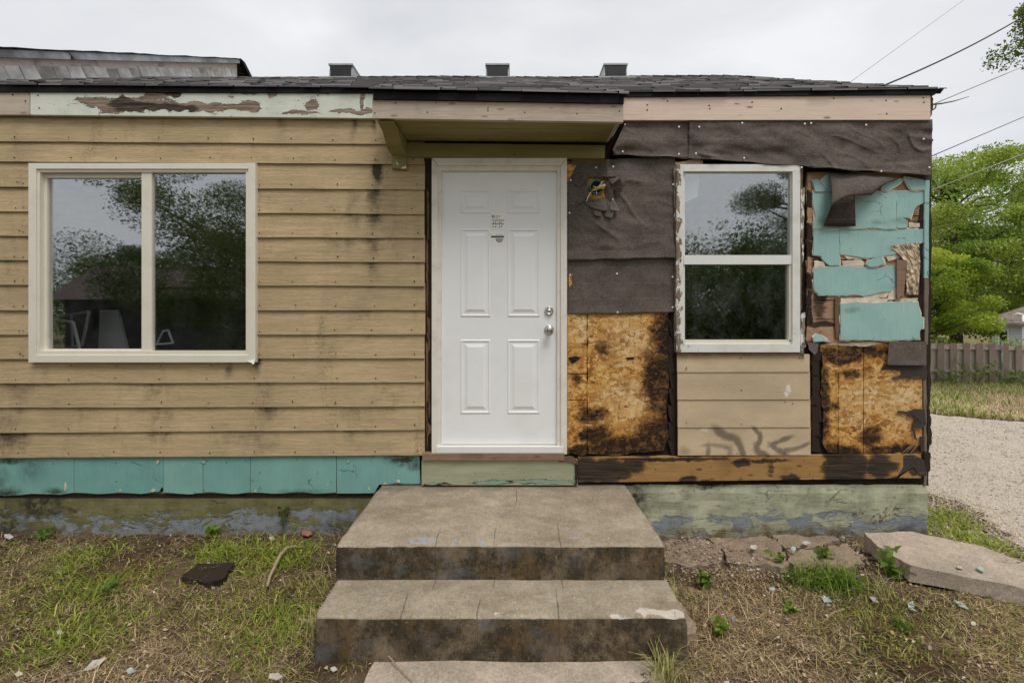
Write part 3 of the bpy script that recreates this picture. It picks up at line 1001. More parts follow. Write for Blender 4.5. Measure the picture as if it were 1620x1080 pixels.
# ------------------------------------------------------------------ GROUND
gx = axis_pts(-500, 500, -4.2, 5.2, 0.05, 1.22)
gy = axis_pts(-500, 500, -2.6, 1.2, 0.04, 1.2)
XX, YY = np.meshgrid(gx, gy)
ZZ = terr(XX, YY)
nxg, nyg = len(gx), len(gy)
idx = np.arange(nxg * nyg).reshape(nyg, nxg)
fc = np.stack([idx[:-1, :-1], idx[:-1, 1:], idx[1:, 1:], idx[1:, :-1]], -1).reshape(-1, 4)
ground = np_mesh('ground', np.stack([XX, YY, ZZ], -1).reshape(-1, 3), fc, None, M_GROUND)
ground.data.polygons.foreach_set('use_smooth', [True] * len(ground.data.polygons))
tag(ground, kind='structure')

DRIVE = [(3.55, -3.2), (3.62, -1.2), (3.70, -0.3), (3.95, 0.5), (4.05, 1.2), (3.9, 2.2), (3.6, 4.2), (3.2, 6.5), (4.2, 8.0), (6.3, 6.6), (7.8, 5.2), (8.67, 4.4), (12, 1.2), (14, -3.2)]


def inside(x, y, poly):
    r = np.zeros(np.shape(x), bool)
    n = len(poly)
    for i in range(n):
        x0, y0 = poly[i]
        x1, y1 = poly[(i + 1) % n]
        c = ((y0 > y) != (y1 > y)) & (x < (x1 - x0) * (y - y0) / (y1 - y0 + 1e-12) + x0)
        r ^= c
    return r


def drive_mask(x, y):
    jx = (fnoise(x, y, 1.7, 21) - 0.5) * 0.55 + (vnoise(x, y, 9, 23) - 0.5) * 0.14
    return inside(x + jx, y + jx, DRIVE)


dx = np.arange(3.1, 14.2, 0.055)
dy = np.arange(-3.4, 8.2, 0.055)
XX, YY = np.meshgrid(dx, dy)
ZZ = terr(XX, YY) + 0.010 + 0.006 * (fnoise(XX, YY, 1.1, 31) - 0.5)
idx = np.arange(XX.size).reshape(XX.shape)
fc = np.stack([idx[:-1, :-1], idx[:-1, 1:], idx[1:, 1:], idx[1:, :-1]], -1).reshape(-1, 4)
cxm, cym = XX[:-1, :-1].ravel() + 0.027, YY[:-1, :-1].ravel() + 0.027
fc = fc[drive_mask(cxm, cym)]
used, inv = np.unique(fc, return_inverse=True)
drive = np_mesh('gravel_driveway', np.stack([XX, YY, ZZ], -1).reshape(-1, 3)[used], inv.reshape(fc.shape), None, M_GRAVEL)
drive.data.polygons.foreach_set('use_smooth', [True] * len(drive.data.polygons))
tag(drive, kind='structure')

# ------------------------------------------------------------------ HOUSE
house = thing('house', 'run-down single storey house with tan siding and a stripped, rotting right-hand wall', 'house')

XR = P(1470, 0).x            # right corner
XL = -7.5


def eave_z(x):
    return pw(x, [(-7.5, 3.36), (-3.73, 3.352), (-1.0, 3.330), (-0.2, 3.318), (0.83, 3.298), (1.9, 3.305), (3.1, 3.322)])


def ridge_z(x):
    return pw(x, [(-7.5, 4.71), (-3.2, 4.695), (-0.9, 4.712), (0.6, 4.70), (1.6, 4.715), (2.7, 4.722), (3.2, 4.70)])


EAVE_Y, RIDGE_Y = -0.07, 2.45


def roof_z(x, y):
    return eave_z(x) + (ridge_z(x) - eave_z(x)) * (y - EAVE_Y) / (RIDGE_Y - EAVE_Y)


# wall core with openings
WX = [XL, P(45, 0).x + 0.05, P(404, 0).x - 0.05, P(1075, 0).x, P(1262, 0).x, XR - 0.02]
LW = (P(0, 568).z, P(0, 263).z)
RW = (P(0, 552).z, P(0, 265).z)
m = MB()
YC0, YC1 = 0.016, 0.12
m.box(WX[0], WX[1], YC0, YC1, 0.35, 3.33)
m.box(WX[1], WX[2], YC0, YC1, 0.35, LW[0])
m.box(WX[1], WX[2], YC0, YC1, LW[1], 3.33)
m.box(WX[2], WX[3], YC0, YC1, 0.35, 3.26)
m.box(WX[3], WX[4], YC0, YC1, 0.35, RW[0])
m.box(WX[3], WX[4], YC0, YC1, RW[1], 3.26)
m.box(WX[4], WX[5], YC0, YC1, 0.35, 3.26)
m.box(XR - 0.12, XR - 0.02, YC1, 4.95, 0.35, 3.26)
m.box(XL, XR - 0.02, 4.95, 5.05, 0.35, 3.26)
m.box(XL, XL + 0.1, YC1, 4.95, 0.35, 3.26)
m.build('wall', M_DARK, house)
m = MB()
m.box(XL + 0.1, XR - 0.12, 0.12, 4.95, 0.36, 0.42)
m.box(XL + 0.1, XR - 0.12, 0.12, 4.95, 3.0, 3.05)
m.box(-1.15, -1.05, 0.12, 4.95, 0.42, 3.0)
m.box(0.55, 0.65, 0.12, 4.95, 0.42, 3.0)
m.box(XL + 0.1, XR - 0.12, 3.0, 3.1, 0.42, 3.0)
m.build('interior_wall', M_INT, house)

# gable wall on the right, under the rake
m = MB()
fr = [Vector((XR - 0.02, 0.12, 3.26)), Vector((XR - 0.02, 4.95, 3.26)), Vector((XR - 0.02, 2.45, 4.6))]
m.prism(fr, [v + Vector((-0.08, 0, 0)) for v in fr])
m.build('gable_wall', M_SIDING, house)

# foundations
m = MB()
a, b = P(-900, 775), P(760, 850)
m.box(XL, -0.2, -0.004, 0.3, -1.0, P(0, 776).z)
fl = m.build('foundation', M_FOUND_L, house)
m = MB()
zt = P(0, 766).z
xs = np.linspace(-0.19, P(1465, 0).x, 80)
zs = np.linspace(-0.5, zt, 16)
vs, fs = [], []
for i, z in enumerate(zs):
    for j, x in enumerate(xs):
        vs.append((x, -0.012 + 0.010 * fb(Vector((x * 3, 1, z * 7))) + (0.012 if i == len(zs) - 1 else 0), z))
for i in range(15):
    for j in range(79):
        k = i * 80 + j
        fs.append((k, k + 1, k + 81, k + 80))
m.add(vs, fs)
x1 = xs[-1]
m.box(-0.19, x1, 0.02, 0.3, -1.0, zt - 0.006)
e = [(x1, vs[i * 80 + 79][1], zs[i]) for i in range(16)]
m.add(e + [(x1, 0.05, z) for z in zs], [(i, i + 1, i + 17, i + 16) for i in range(15)])
m.box(x1 - 0.1, x1 - 0.001, 0.3, 5.0, -1.0, zt - 0.01)
m.build('foundation', M_FOUND_R, house, smooth=False)

# ---- lap siding on the left
ROWL = [181, 224, 256, 295.5, 335, 373.5, 412, 451, 491, 530, 568, 606.5, 645, 685, 724]
ROWR = [186, 229, 260, 300.6, 339, 377, 415, 453, 491, 529, 567, 605, 643, 680, 720]


def rowy(i, px):
    return lerp(ROWL[i], ROWR[i], px / 670)


def lap(i, x0, x1, seed):
    n = max(2, int((x1 - x0) / 22))
    vs = []
    for k in range(n + 1):
        px = lerp(x0, x1, k / n)
        wob = mnoise.noise(Vector((px * 0.012, i * 3.7, 0.3)))
        w2 = mnoise.noise(Vector((px * 0.05, i * 3.7, 4.3)))
        yb = rowy(i + 1, px) + wob * 0.6 + w2 * 0.25
        yt = rowy(i, px) - 5
        Yb = -0.036 - 0.003 * wob
        q = [P(px, yt, -0.020), P(px, yb - 0.7, Yb), P(px, yb, Yb + 0.0015), P(px, yb, Yb + 0.011), P(px, yt, -0.012)]
        vs += q
    fs = []
    for k in range(n):
        for j in range(5):
            a, b = k * 5 + j, k * 5 + (j + 1) % 5
            fs.append((a, b, b + 5, a + 5))
    fs += [(0, 1, 2, 3, 4), tuple(n * 5 + j for j in range(5))]
    m = MB()
    m.add(vs, fs)
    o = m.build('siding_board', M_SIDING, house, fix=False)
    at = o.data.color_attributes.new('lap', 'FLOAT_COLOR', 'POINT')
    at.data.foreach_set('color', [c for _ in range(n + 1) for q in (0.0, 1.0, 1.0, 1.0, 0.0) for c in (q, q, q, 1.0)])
    return o


nails = MB()


def nail(px, py, Y, r=0.0045):
    c = P(px, py, Y)
    nails.lathe(c, [(r, 0.0), (r, 0.001), (r * 0.6, 0.0018)], 7)


NX = [-60, 27, 113, 184, 252, 332, 400, 465, 530, 591, 656]
for i in range(14):
    spans = [(-900, 672)] if i < 2 or i > 9 else [(-900, 46.5), (402.5, 672 + random.uniform(-1, 1))]
    if i == 0:
        spans = [(-900, 618)]
    if i == 1:
        spans = [(-900, 671)]
    for j, (a, b) in enumerate(spans):
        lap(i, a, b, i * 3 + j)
        for nxp in NX:
            q = nxp + random.uniform(-5, 5)
            if a + 4 < q < b - 4:
                nail(q, rowy(i + 1, q) - random.uniform(6, 9), -0.0375, random.uniform(0.0042, 0.0058))
        for q in ((a + 8,) if a > 300 else (b - 10,)):
            if 0 < q < 700 and len(spans) > 1:
                nail(q, rowy(i + 1, q) - random.uniform(5, 8), -0.0375, 0.0045)
for q in (184, 252, 332, 115, 400):
    nail(q + random.uniform(-4, 4), 579 + random.uniform(-2, 2), -0.034)

# ---- turquoise skirt
JX = [-900, -320, -190, -60, 117, 258, 321, 396, 532, 664]
for k in range(len(JX) - 1):
    x0, x1 = JX[k] + 0.5, JX[k + 1] - 0.3
    pts_t = [(x, 718.0) for x in np.linspace(x0, x1, 4)]
    bot = []
    for t in np.linspace(1, 0, 9):
        x = lerp(x0, x1, t)
        yb = pw(x, [(-900, 784), (0, 783), (117, 780), (258, 780), (396, 779.5), (532, 779), (600, 779)]) + 1.4 * math.sin(x * 0.09) + random.uniform(-0.4, 0.4)
        if k == 8 and x > 596:
            yb = 765
        bot.append((x, yb))
    if k == 4:
        bot[0] = (x1, 772)
        bot[1] = (x1 - 6, 777)
        bot.insert(1, (x1 - 1.5, 770))
    if k == 8:
        bot = [(664, 740), (665, 765), (600, 766), (592, 779.5), (560, 780), (533, 780)]
    fr = [P(x, y, -0.016 - 0.006 * (y - 718) / 60) for x, y in pts_t + bot]
    m = MB()
    m.prism(fr, [v + Vector((0, 0.006, 0)) for v in fr])
    m.build('skirt_shingle', M_TURQ_L, house)
for x, y in [(12, 731), (84, 733), (183, 732), (184, 761), (249, 730), (322, 731), (358, 731), (389, 729), (400, 760), (411, 747), (470, 726), (560, 736), (590, 722), (322, 775)]:
    nail(x, y, -0.0225, 0.004)
# pale flakes where the skirt has chipped
for k, (x, y, rx, ry) in enumerate([(103, 770, 4, 9), (190, 776, 3, 5), (243, 775, 8, 5), (249, 731, 5, 4), (322, 731, 3, 3), (404, 776, 3, 3), (584, 773, 2, 6), (630, 761, 5, 4), (609, 765, 6, 2), (551, 730, 3, 3)]):
    pts = [(x + rx * .75 * math.cos(a) * random.uniform(.3, 1.2), y + ry * .75 * math.sin(a) * random.uniform(.3, 1.2)) for a in np.linspace(0, 5.5, 7)]
    piece('shingle_chip', pts, -0.0245, 0.003, M_BACKING, house, 0)
# dark strip of the sill board showing under the skirt
m = MB()
a, b = P(-900, 781, -0.008), P(596, 787, -0.008)
m.box(a.x, b.x, -0.008, -0.003, b.z, a.z)
m.build('sill_strip', M_DARKWOOD, house)

# ---- frieze boards
board('fascia_board', (-900, 143), (47, 143), (47, 181.5), (-900, 180.5), -0.058, 0.025, M_OLDWOOD, house)
board('fascia_board', (48.2, 143), (592, 147), (592, 187), (48.2, 181.5), -0.060, 0.027, M_FRIEZE, house)
board('fascia_board', (985, 153), (1472, 150), (1472, 189.5), (985, 190), -0.060, 0.028, M_NEWWOOD, house)
for x, y in [(1024, 166), (1024, 174), (1056, 160), (1122, 167), (1123, 172), (1190, 162), (1319, 156), (1402, 159), (1403, 180), (1461, 155), (1462, 162), (1236, 172), (20, 150), (40, 160), (60, 151), (62, 171), (150, 155)]:
    nail(x, y, -0.0615, 0.0055)

# ---- black drip edges
board('drip_edge', (-900, 129), (592, 136), (592, 147.5), (-900, 142), -0.070, 0.03, M_DRIP, house)
board('drip_edge', (984, 143), (1482, 137.5), (1480, 149.5), (984, 153.5), -0.072, 0.03, M_DRIP, house)

# ---- roof deck and shingles
XRR = XR + 0.045
m = MB()
xs = np.linspace(XL, XRR, 40)
vs, fs = [], []
for x in xs:
    for y, zz in ((EAVE_Y, eave_z(x)), (RIDGE_Y, ridge_z(x)), (5.2, eave_z(x) - 0.05)):
        vs.append((x, y, zz - 0.012))
    for y, zz in ((EAVE_Y + 0.03, eave_z(x) - 0.035), (RIDGE_Y, ridge_z(x) - 0.05), (5.2, eave_z(x) - 0.085)):
        vs.append((x, y, zz))
for i in range(len(xs) - 1):
    k = i * 6
    fs += [(k, k + 6, k + 7, k + 1), (k + 1, k + 7, k + 8, k + 2), (k + 3, k + 4, k + 10, k + 9), (k + 4, k + 5, k + 11, k + 10), (k, k + 3, k + 9, k + 6), (k + 2, k + 8, k + 11, k + 5)]
k = (len(xs) - 1) * 6
fs += [(k, k + 1, k + 4, k + 3), (k + 1, k + 2, k + 5, k + 4)]
m.add(vs, fs)
roof = m.build('roof', M_DRIP, house)

CANX0, CANX1, CAN_Y = P(587, 0, -0.45).x, P(989, 0, -0.45).x, -0.452
sv, sf, scol = [], [], []


def tab(x0, x1, y0, y1, zf, th, c):
    """one shingle tab: thick nose, thin head"""
    o = len(sv)
    j = random.uniform(-0.008, 0.008)
    a0, a1 = zf(x0, y0 + j), zf(x1, y0 + j)
    b0, b1 = zf(x0, y1), zf(x1, y1)
    sv.extend([(x0, y0 + j, a0), (x1, y0 + j, a1), (x1, y0 + j, a1 + th), (x0, y0 + j, a0 + th), (x1, y1, b1 + 0.002), (x0, y1, b0 + 0.002)])
    scol.extend([c] * 6)
    sf.extend([(o, o + 1, o + 2, o + 3), (o + 3, o + 2, o + 4, o + 5), (o, o + 3, o + 5, o + 5), (o + 1, o + 4, o + 4, o + 2)])


def course(x0, x1, y0, zf):
    x = x0 - random.uniform(0, 0.2)
    while x < x1:
        w_ = random.choice((0.10, 0.14, 0.17, 0.22, 0.3))
        g = random.choice((0.05, 0.065, 0.08, 0.10, 0.12, 0.17))
        c = (g * 1.04, g * 0.98, g * 0.98)
        a, b = max(x, x0), min(x + w_ - 0.004, x1)
        if b - a > 0.02:
            tab(a, b, y0, y0 + 0.16, zf, random.choice((0.007, 0.009, 0.014, 0.017)), c)
        x += w_


y = EAVE_Y - 0.015
while y < RIDGE_Y - 0.05:
    course(XL, XRR + random.uniform(-0.012, 0.016), y, lambda x, yy: roof_z(x, yy) - 0.011)
    y += 0.135
y = CAN_Y - 0.012
while y < EAVE_Y + 0.05:
    course(CANX0 - 0.01, CANX1 + 0.02, y, lambda x, yy: roof_z(x, yy) + 0.004)
    y += 0.12
sh = np_mesh('roof_shingles', np.array(sv), np.array([f for f in sf if len(set(f)) == 4]), np.array(scol), M_ROOFTINT, roof)
sh['kind'] = 'stuff'
# ridge cap
m = MB()
x = XL
while x < XRR:
    z = ridge_z(x)
    m.prism([Vector((x, RIDGE_Y - 0.14, z - 0.068)), Vector((x, RIDGE_Y, z + 0.010)), Vector((x, RIDGE_Y + 0.14, z - 0.068))],
            [Vector((x + 0.17, RIDGE_Y - 0.14, ridge_z(x + 0.17) - 0.076)), Vector((x + 0.17, RIDGE_Y, ridge_z(x + 0.17) + 0.002)), Vector((x + 0.17, RIDGE_Y + 0.14, ridge_z(x + 0.17) - 0.076))])
    x += 0.15
rc = m.build('ridge_cap', mat_plain('ridge_shingle', (0.10, 0.095, 0.095), 0.9, 0.2, 0.4, 30), roof)

# box vents
for px in (539, 787, 974):
    Yv = 2.22
    d = D0 + Yv
    xc = (px - CX) / F * d
    zb = roof_z(xc, Yv)
    hw, h = 0.145, 0.15
    m = MB()
    m.prism([Vector((xc - hw, Yv, zb - 0.01)), Vector((xc + hw, Yv, zb - 0.01)), Vector((xc + hw * 0.98, Yv + 0.02, zb + h)), Vector((xc - hw * 0.98, Yv + 0.02, zb + h))],
            [Vector((xc - hw, Yv + 0.36, zb + 0.16)), Vector((xc + hw, Yv + 0.36, zb + 0.16)), Vector((xc + hw * 0.98, Yv + 0.3, zb + h + 0.03)), Vector((xc - hw * 0.98, Yv + 0.3, zb + h + 0.03))])
    m.box(xc - hw - 0.004, xc + hw + 0.004, Yv - 0.008, Yv + 0.3, zb + h - 0.004, zb + h + 0.016)
    m.box(xc - hw - 0.08, xc + hw + 0.08, Yv - 0.08, Yv - 0.076, zb - 0.05, zb - 0.03)
    v = m.build('roof_vent', M_VENT, house)
    m = MB()
    for i in range(11):
        xx = xc - hw + 0.03 + i * (2 * hw - 0.06) / 10
        m.box(xx - 0.008, xx + 0.008, Yv - 0.007, Yv + 0.004, zb + 0.012, zb + h - 0.025)
    m.box(xc - hw + 0.018, xc + hw - 0.018, Yv - 0.003, Yv + 0.004, zb + 0.01, zb + h - 0.02)
    m.build('louvre', M_LOUVRE, v)

# ---- raised roof section on the left, its side wall clad in old shingles
XW = -4.725
RS = 0.53                                              # rake slope


def rake(d, drop):                                     # point of the side wall below its rake
    return Vector((XW, d - D0, 4.11 + RS * (d - 4.2) - drop))


m = MB()
fr = [rake(3.2, 0.05), rake(7.82, 0.05), rake(7.82, 2.0), rake(3.2, 1.0)]
m.prism(fr, [v + Vector((-0.05, 0, 0)) for v in fr])
m.build('side_wall', mat_wood('pink_weathered_board', (0.78, 0.70, 0.65), (0.36, 0.22, 0.17), 0.3, 0.8), house)
m = MB()                                               # rake flashing, in two overlapping lengths
fr = [rake(3.0, 0.0), rake(4.82, 0.0), rake(4.82, 0.075), rake(3.0, 0.07)]
fr = [v + Vector((0.05, 0, 0)) for v in fr]
m.prism(fr, [v + Vector((-0.06, 0, 0)) for v in fr])
m.build('rake_flashing', M_FLASH, house)
m = MB()
fr = [rake(4.78, -0.012), rake(7.80, -0.01), rake(7.80, 0.062), rake(4.86, 0.075)]
fr = [v + Vector((0.062, 0, 0)) for v in fr]
m.prism(fr, [v + Vector((-0.06, 0, 0)) for v in fr])
m.build('rake_flashing', M_FLASH, house)
m = MB()                                               # roof planes of the raised section
for (d0, h0, d1, h1) in ((2.9, None, 7.82, None),):
    a, b = rake(2.9, -0.006), rake(7.84, -0.006)
    c = Vector((XW, 11.5, b.z - (11.5 - b.y) * 0.6))
    fr = [a, b, c, c + Vector((0, 0, -0.09)), b + Vector((0, 0, -0.05)), a + Vector((0, 0, -0.02))]
    fr = [v + Vector((0.048, 0, 0)) for v in fr]
    m.prism(fr, [v + Vector((-3.0, 0, 0)) for v in fr])
rr = m.build('raised_roof', mat_plain('dark_roll_roofing', (0.075, 0.07, 0.068), 0.9, 0.2, 0.5, 20, 0, 0.6), house)
m = MB()                                               # back rake, black
a = rake(7.78, -0.02)
fr = [a, a + Vector((0, 0.12, 0.0)), a + Vector((0, 3.0, -1.75)), a + Vector((0, 2.6, -1.75))]
fr = [v + Vector((0.09, 0, 0)) for v in fr]
m.prism(fr, [v + Vector((-0.07, 0, 0)) for v in fr])
m.build('rake_board', M_DRIP, house)
# shingle tabs standing proud along the rake edge of the raised roof
m = MB()
d = 3.3
while d < 7.75:
    L = random.uniform(0.2, 0.32)
    h = random.uniform(0.010, 0.024)
    p0, p1 = rake(d, -0.007), rake(min(d + L, 7.8), -0.007)
    fr = [p0, p1, p1 + Vector((0, 0, 0.008)), p0 + Vector((0, 0, h))]
    fr = [v + Vector((0.085, 0, 0)) for v in fr]
    m.prism(fr, [v + Vector((-0.25, 0, 0)) for v in fr])
    d += L * 0.9
m.build('rake_shingles', M_DRIP, house)['kind'] = 'stuff'
M_GREYSH = mat_plain('grey_wall_shingle', (0.62, 0.595, 0.575), 0.7, 0.3, 0.3, 5, 0, 0.4)
M_GREYSH2 = mat_plain('brownish_wall_shingle', (0.48, 0.44, 0.41), 0.7, 0.3, 0.4, 5, 0, 0.4)
nrm = Vector((0, -RS, 1)).normalized()
d = 3.9
while d < 7.7:
    wdt = random.uniform(0.125, 0.165)
    d1 = min(d + wdt, 7.74)
    q = []
    lift = random.uniform(0.006, 0.02)
    top = 0.150 + (0.018 * math.sin(d * 5) + random.uniform(-.012, .012) if 4.9 < d < 7.2 else 0)
    # bottom follows the main roof
    def bot(dd):
        yv = dd - D0
        return max(roof_z(XW, yv) if yv < RIDGE_Y else ridge_z(XW) + 0.02 + 0.49 * (yv - RIDGE_Y), rake(dd, 0.42).z)
    p00 = rake(d + 0.01, top) - nrm * 0.0
    p10 = rake(d1, top + random.uniform(-.006, .006))
    ln = 0.20
    q = [p00, p10, p10 - nrm * ln, p00 - nrm * ln]
    fr = [q[0] + Vector((0.008, 0, 0)), q[1] + Vector((0.008 + lift * .4, 0, 0)), q[2] + Vector((0.014 + lift, 0, 0)), q[3] + Vector((0.014, 0, 0))]
    m = MB()
    m.prism(fr, [v + Vector((-0.007, 0, 0)) for v in fr])
    m.build('wall_shingle', M_GREYSH if random.random() < .65 else M_GREYSH2, house)
    d = d1 + 0.004

# ---- canopy over the door
CF = -0.425                                            # front face of its fascia
board('canopy_fascia', (589, 156), (986, 163), (986, 193), (589, 187), CF, 0.03, M_OLDWOOD, house)
board('drip_edge', (590, 145), (987, 150.5), (987, 163.5), (590, 156.5), CF - 0.016, 0.02, M_DRIP, house)
for x, y in [(593, 159), (593, 179), (626, 163), (676, 178), (771, 161), (772, 171), (772, 175), (913, 180), (980, 176), (830, 178), (690, 163)]:
    nail(x, y, CF - 0.001, 0.0045)
zc = P(0, 190, CF).z + 0.006
Xc0, Xc1 = P(592, 0, CF).x, P(983, 0, CF).x
m = MB()
ys = [CF + 0.032, CF + 0.165, CF + 0.30, -0.02]
for i in range(3):
    mm = MB()
    tilt = -0.012
    v = [(Xc0, ys[i] + 0.001, zc + 0.010), (Xc1, ys[i] + 0.001, zc + 0.010 + tilt), (Xc1, ys[i + 1] - 0.002, zc + 0.010 + tilt), (Xc0, ys[i + 1] - 0.002, zc + 0.010)]
    mm.prism([Vector(a) for a in v], [Vector(a) + Vector((0, 0, 0.015)) for a in v])
    mm.build('soffit_board', M_OLIVE, house)
board('canopy_beam', (630, 226), (957, 230), (957, 250), (630, 248), -0.050, 0.045, M_OLIVE, house)
# sides of the canopy box
for X in (Xc0, Xc1 - 0.02):
    m = MB()
    q = [Vector((X, CF + 0.03, zc - 0.002)), Vector((X, CF + 0.03, zc + 0.13)), Vector((X, -0.03, zc + 0.34)), Vector((X, -0.03, zc - 0.002))]
    m.prism(q, [v + Vector((0.02, 0, 0)) for v in q])
    m.build('canopy_side', M_OLDWOOD if X > 0 else M_FRIEZE, house)
# left bracket
prof = [(-0.06, 2.94), (-0.415, 2.930), (-0.36, 2.922), (-0.285, 2.905), (-0.235, 2.872), (-0.207, 2.846), (-0.15, 2.836), (-0.062, 2.829), (-0.056, 2.735), (-0.036, 2.728), (-0.036, 2.94)]
m = MB()
fr = [Vector((-0.877, y, z)) for y, z in prof]
m.prism(fr, [v + Vector((0.107, 0, 0)) for v in fr])
br = m.build('canopy_bracket', M_OLIVE, house)
m = MB()
m.prism([Vector((-0.872, -0.058, 2.81)), Vector((-0.845, -0.060, 2.80)), Vector((-0.825, -0.059, 2.755)), Vector((-0.85, -0.058, 2.765))],
        [Vector((-0.872, -0.055, 2.81)), Vector((-0.845, -0.055, 2.80)), Vector((-0.825, -0.055, 2.755)), Vector((-0.85, -0.055, 2.765))])
m.prism([Vector((-0.80, -0.058, 2.745)), Vector((-0.772, -0.059, 2.752)), Vector((-0.772, -0.058, 2.733)), Vector((-0.81, -0.057, 2.732))],
        [Vector((-0.80, -0.055, 2.745)), Vector((-0.772, -0.055, 2.752)), Vector((-0.772, -0.055, 2.733)), Vector((-0.81, -0.055, 2.732))])
m.build('bare_wood_chip', M_BACKING, br)
# right edge strip of the lost bracket
m = MB()
q = [P(984, 195, -0.40), P(989, 195, -0.40), P(975, 225, -0.16), P(962, 252, -0.03), P(957, 252, -0.03), P(968, 224, -0.16)]
m.prism(q, [v + Vector((-0.012, 0.012, 0)) for v in q])
m.build('bracket_strip', M_DARKWOOD, house)

# ---- door
ring_m = MB()
ring(ring_m, 683, 250, 897, 718, 9.5, 12, 9.5, 2, -0.050, 0.05)
ring(ring_m, 692.5, 262, 887.5, 716.5, 6, 8, 6, 11.5, -0.036, 0.036)
dtrim = ring_m.build('door_frame', M_DOORTRIM, house)
m = MB()                                                # mitre lines of the trim
for (xa, ya, xb, yb) in ((684, 251, 693, 262.5), (896, 251, 887, 262.5)):
    p, q = P(xa, ya, -0.0506), P(xb, yb, -0.0506)
    m.tube([p, q], 0.0012, 4)
m.build('mitre_joint', M_DARK, dtrim)
m = MB()
frect(m, 690, 706.5, 891, 716.3, -0.062, 0.03)
m.build('threshold', M_WHITE, dtrim)
m = MB()
frect(m, 698, 270.5, 881.5, 702.5, -0.012, 0.03)
door = m.build('door', M_DOOR, house)
m = MB()
frect(m, 697.5, 702.6, 882, 706.4, -0.006, 0.02)
frect(m, 881.6, 270, 883.2, 703, -0.008, 0.02)
frect(m, 698, 269, 882, 270.4, -0.008, 0.02)
m.build('weather_strip', M_DARK, door)


def door_panel(x0, y0, x1, y1):
    Yd = -0.012
    a, b = P(x0, y0, Yd), P(x1, y1, Yd)
    loops = [(0.0, -0.0004), (0.006, 0.0045), (0.012, 0.0045), (0.018, -0.0001), (0.030, -0.0001), (0.036, 0.001), (0.055, 0.0075)]
    vs, fs = [], []
    for ins, h in loops:
        vs += [(a.x + ins, Yd - h - 0.0008, b.z + ins), (b.x - ins, Yd - h - 0.0008, b.z + ins), (b.x - ins, Yd - h - 0.0008, a.z - ins), (a.x + ins, Yd - h - 0.0008, a.z - ins)]
    for i in range(len(loops) - 1):
        for k in range(4):
            fs.append((i * 4 + k, i * 4 + (k + 1) % 4, i * 4 + 4 + (k + 1) % 4, i * 4 + 4 + k))
    n_ = (len(loops) - 1) * 4
    fs.append((n_, n_ + 1, n_ + 2, n_ + 3))
    m = MB()
    m.add(vs, fs)
    m.build('panel', M_DOOR, door, fix=True)


for (x0, x1) in ((728.5, 776), (802.5, 854)):
    door_panel(x0, 301, x1, 338)
    door_panel(x0, 362, x1, 501)
    door_panel(x0, 537, x1, 654)
m = MB()
c = P(868.5, 521.5, -0.012)
m.lathe(c, [(0.036, 0), (0.036, 0.006), (0.030, 0.010), (0.014, 0.013), (0.013, 0.032), (0.022, 0.038), (0.030, 0.050), (0.029, 0.060), (0.022, 0.067), (0.008, 0.069)], 24)
m.build('door_knob', M_STEEL, door, smooth=True)
m = MB()
c = P(868.5, 491.5, -0.012)
m.lathe(c, [(0.034, 0), (0.034, 0.006), (0.030, 0.016), (0.022, 0.021), (0.021, 0.019), (0.012, 0.019), (0.011, 0.022), (0.004, 0.022)], 24)
m.build('deadbolt', M_STEEL, door, smooth=True)
m = MB()
m.lathe(P(844, 427.5, -0.012), [(0.006, 0), (0.006, 0.002), (0.003, 0.003)], 10)
m.build('peephole', M_INK, door, smooth=True)
# two paper labels left on the door
m = MB()
frect(m, 777, 338.5, 798.5, 361.5, -0.0136, 0.001)
frect(m, 776.5, 366.5, 798.5, 388.5, -0.0136, 0.001)
lab = m.build('door_label', M_LABEL, door)
m = MB()
frect(m, 778, 348, 797.5, 349.1, -0.0141, 0.0004)
frect(m, 778, 354, 797.5, 355.2, -0.0141, 0.0004)
frect(m, 777, 373.2, 797.5, 375.9, -0.0141, 0.0004)
c = P(780.2, 342.8, -0.0137)
for k in range(14):
    a0, a1 = k * 2 * math.pi / 14, (k + 1) * 2 * math.pi / 14
    r0, r1 = 0.0055, 0.0105
    m.add([c + Vector((r0 * math.cos(a0), -0.0003, r0 * math.sin(a0))), c + Vector((r1 * math.cos(a0), -0.0003, r1 * math.sin(a0))),
           c + Vector((r1 * math.cos(a1), -0.0003, r1 * math.sin(a1))), c + Vector((r0 * math.cos(a1), -0.0003, r0 * math.sin(a1)))], [(0, 1, 2, 3)])
for x, y in ((780.8, 352), (784, 352), (790, 352), (793, 352), (780.5, 358.4), (784.2, 358.4), (790.5, 358.4), (793.8, 358.4)):
    frect(m, x - .9, y - .9, x + .9, y + 1.0, -0.0141, 0.0004)
m.build('label_print', M_INK, lab)['kind'] = 'stuff'
m = MB()
frect(m, 784.5, 341.2, 792, 342, -0.0141, 0.0004)
frect(m, 784.5, 343.2, 791, 343.8, -0.0141, 0.0004)
frect(m, 784.5, 345, 787.5, 345.6, -0.0141, 0.0004)
frect(m, 784, 371, 796.5, 371.6, -0.0141, 0.0004)
q = [(784, 377), (796.6, 377), (795.5, 380.5), (793, 383.3), (789.8, 384.4), (786, 382.6), (784.2, 380)]
m.prism([P(x, y, -0.0141) for x, y in q], [P(x, y, -0.0137) for x, y in q])
m.build('label_print', M_GREYINK, lab)['kind'] = 'stuff'

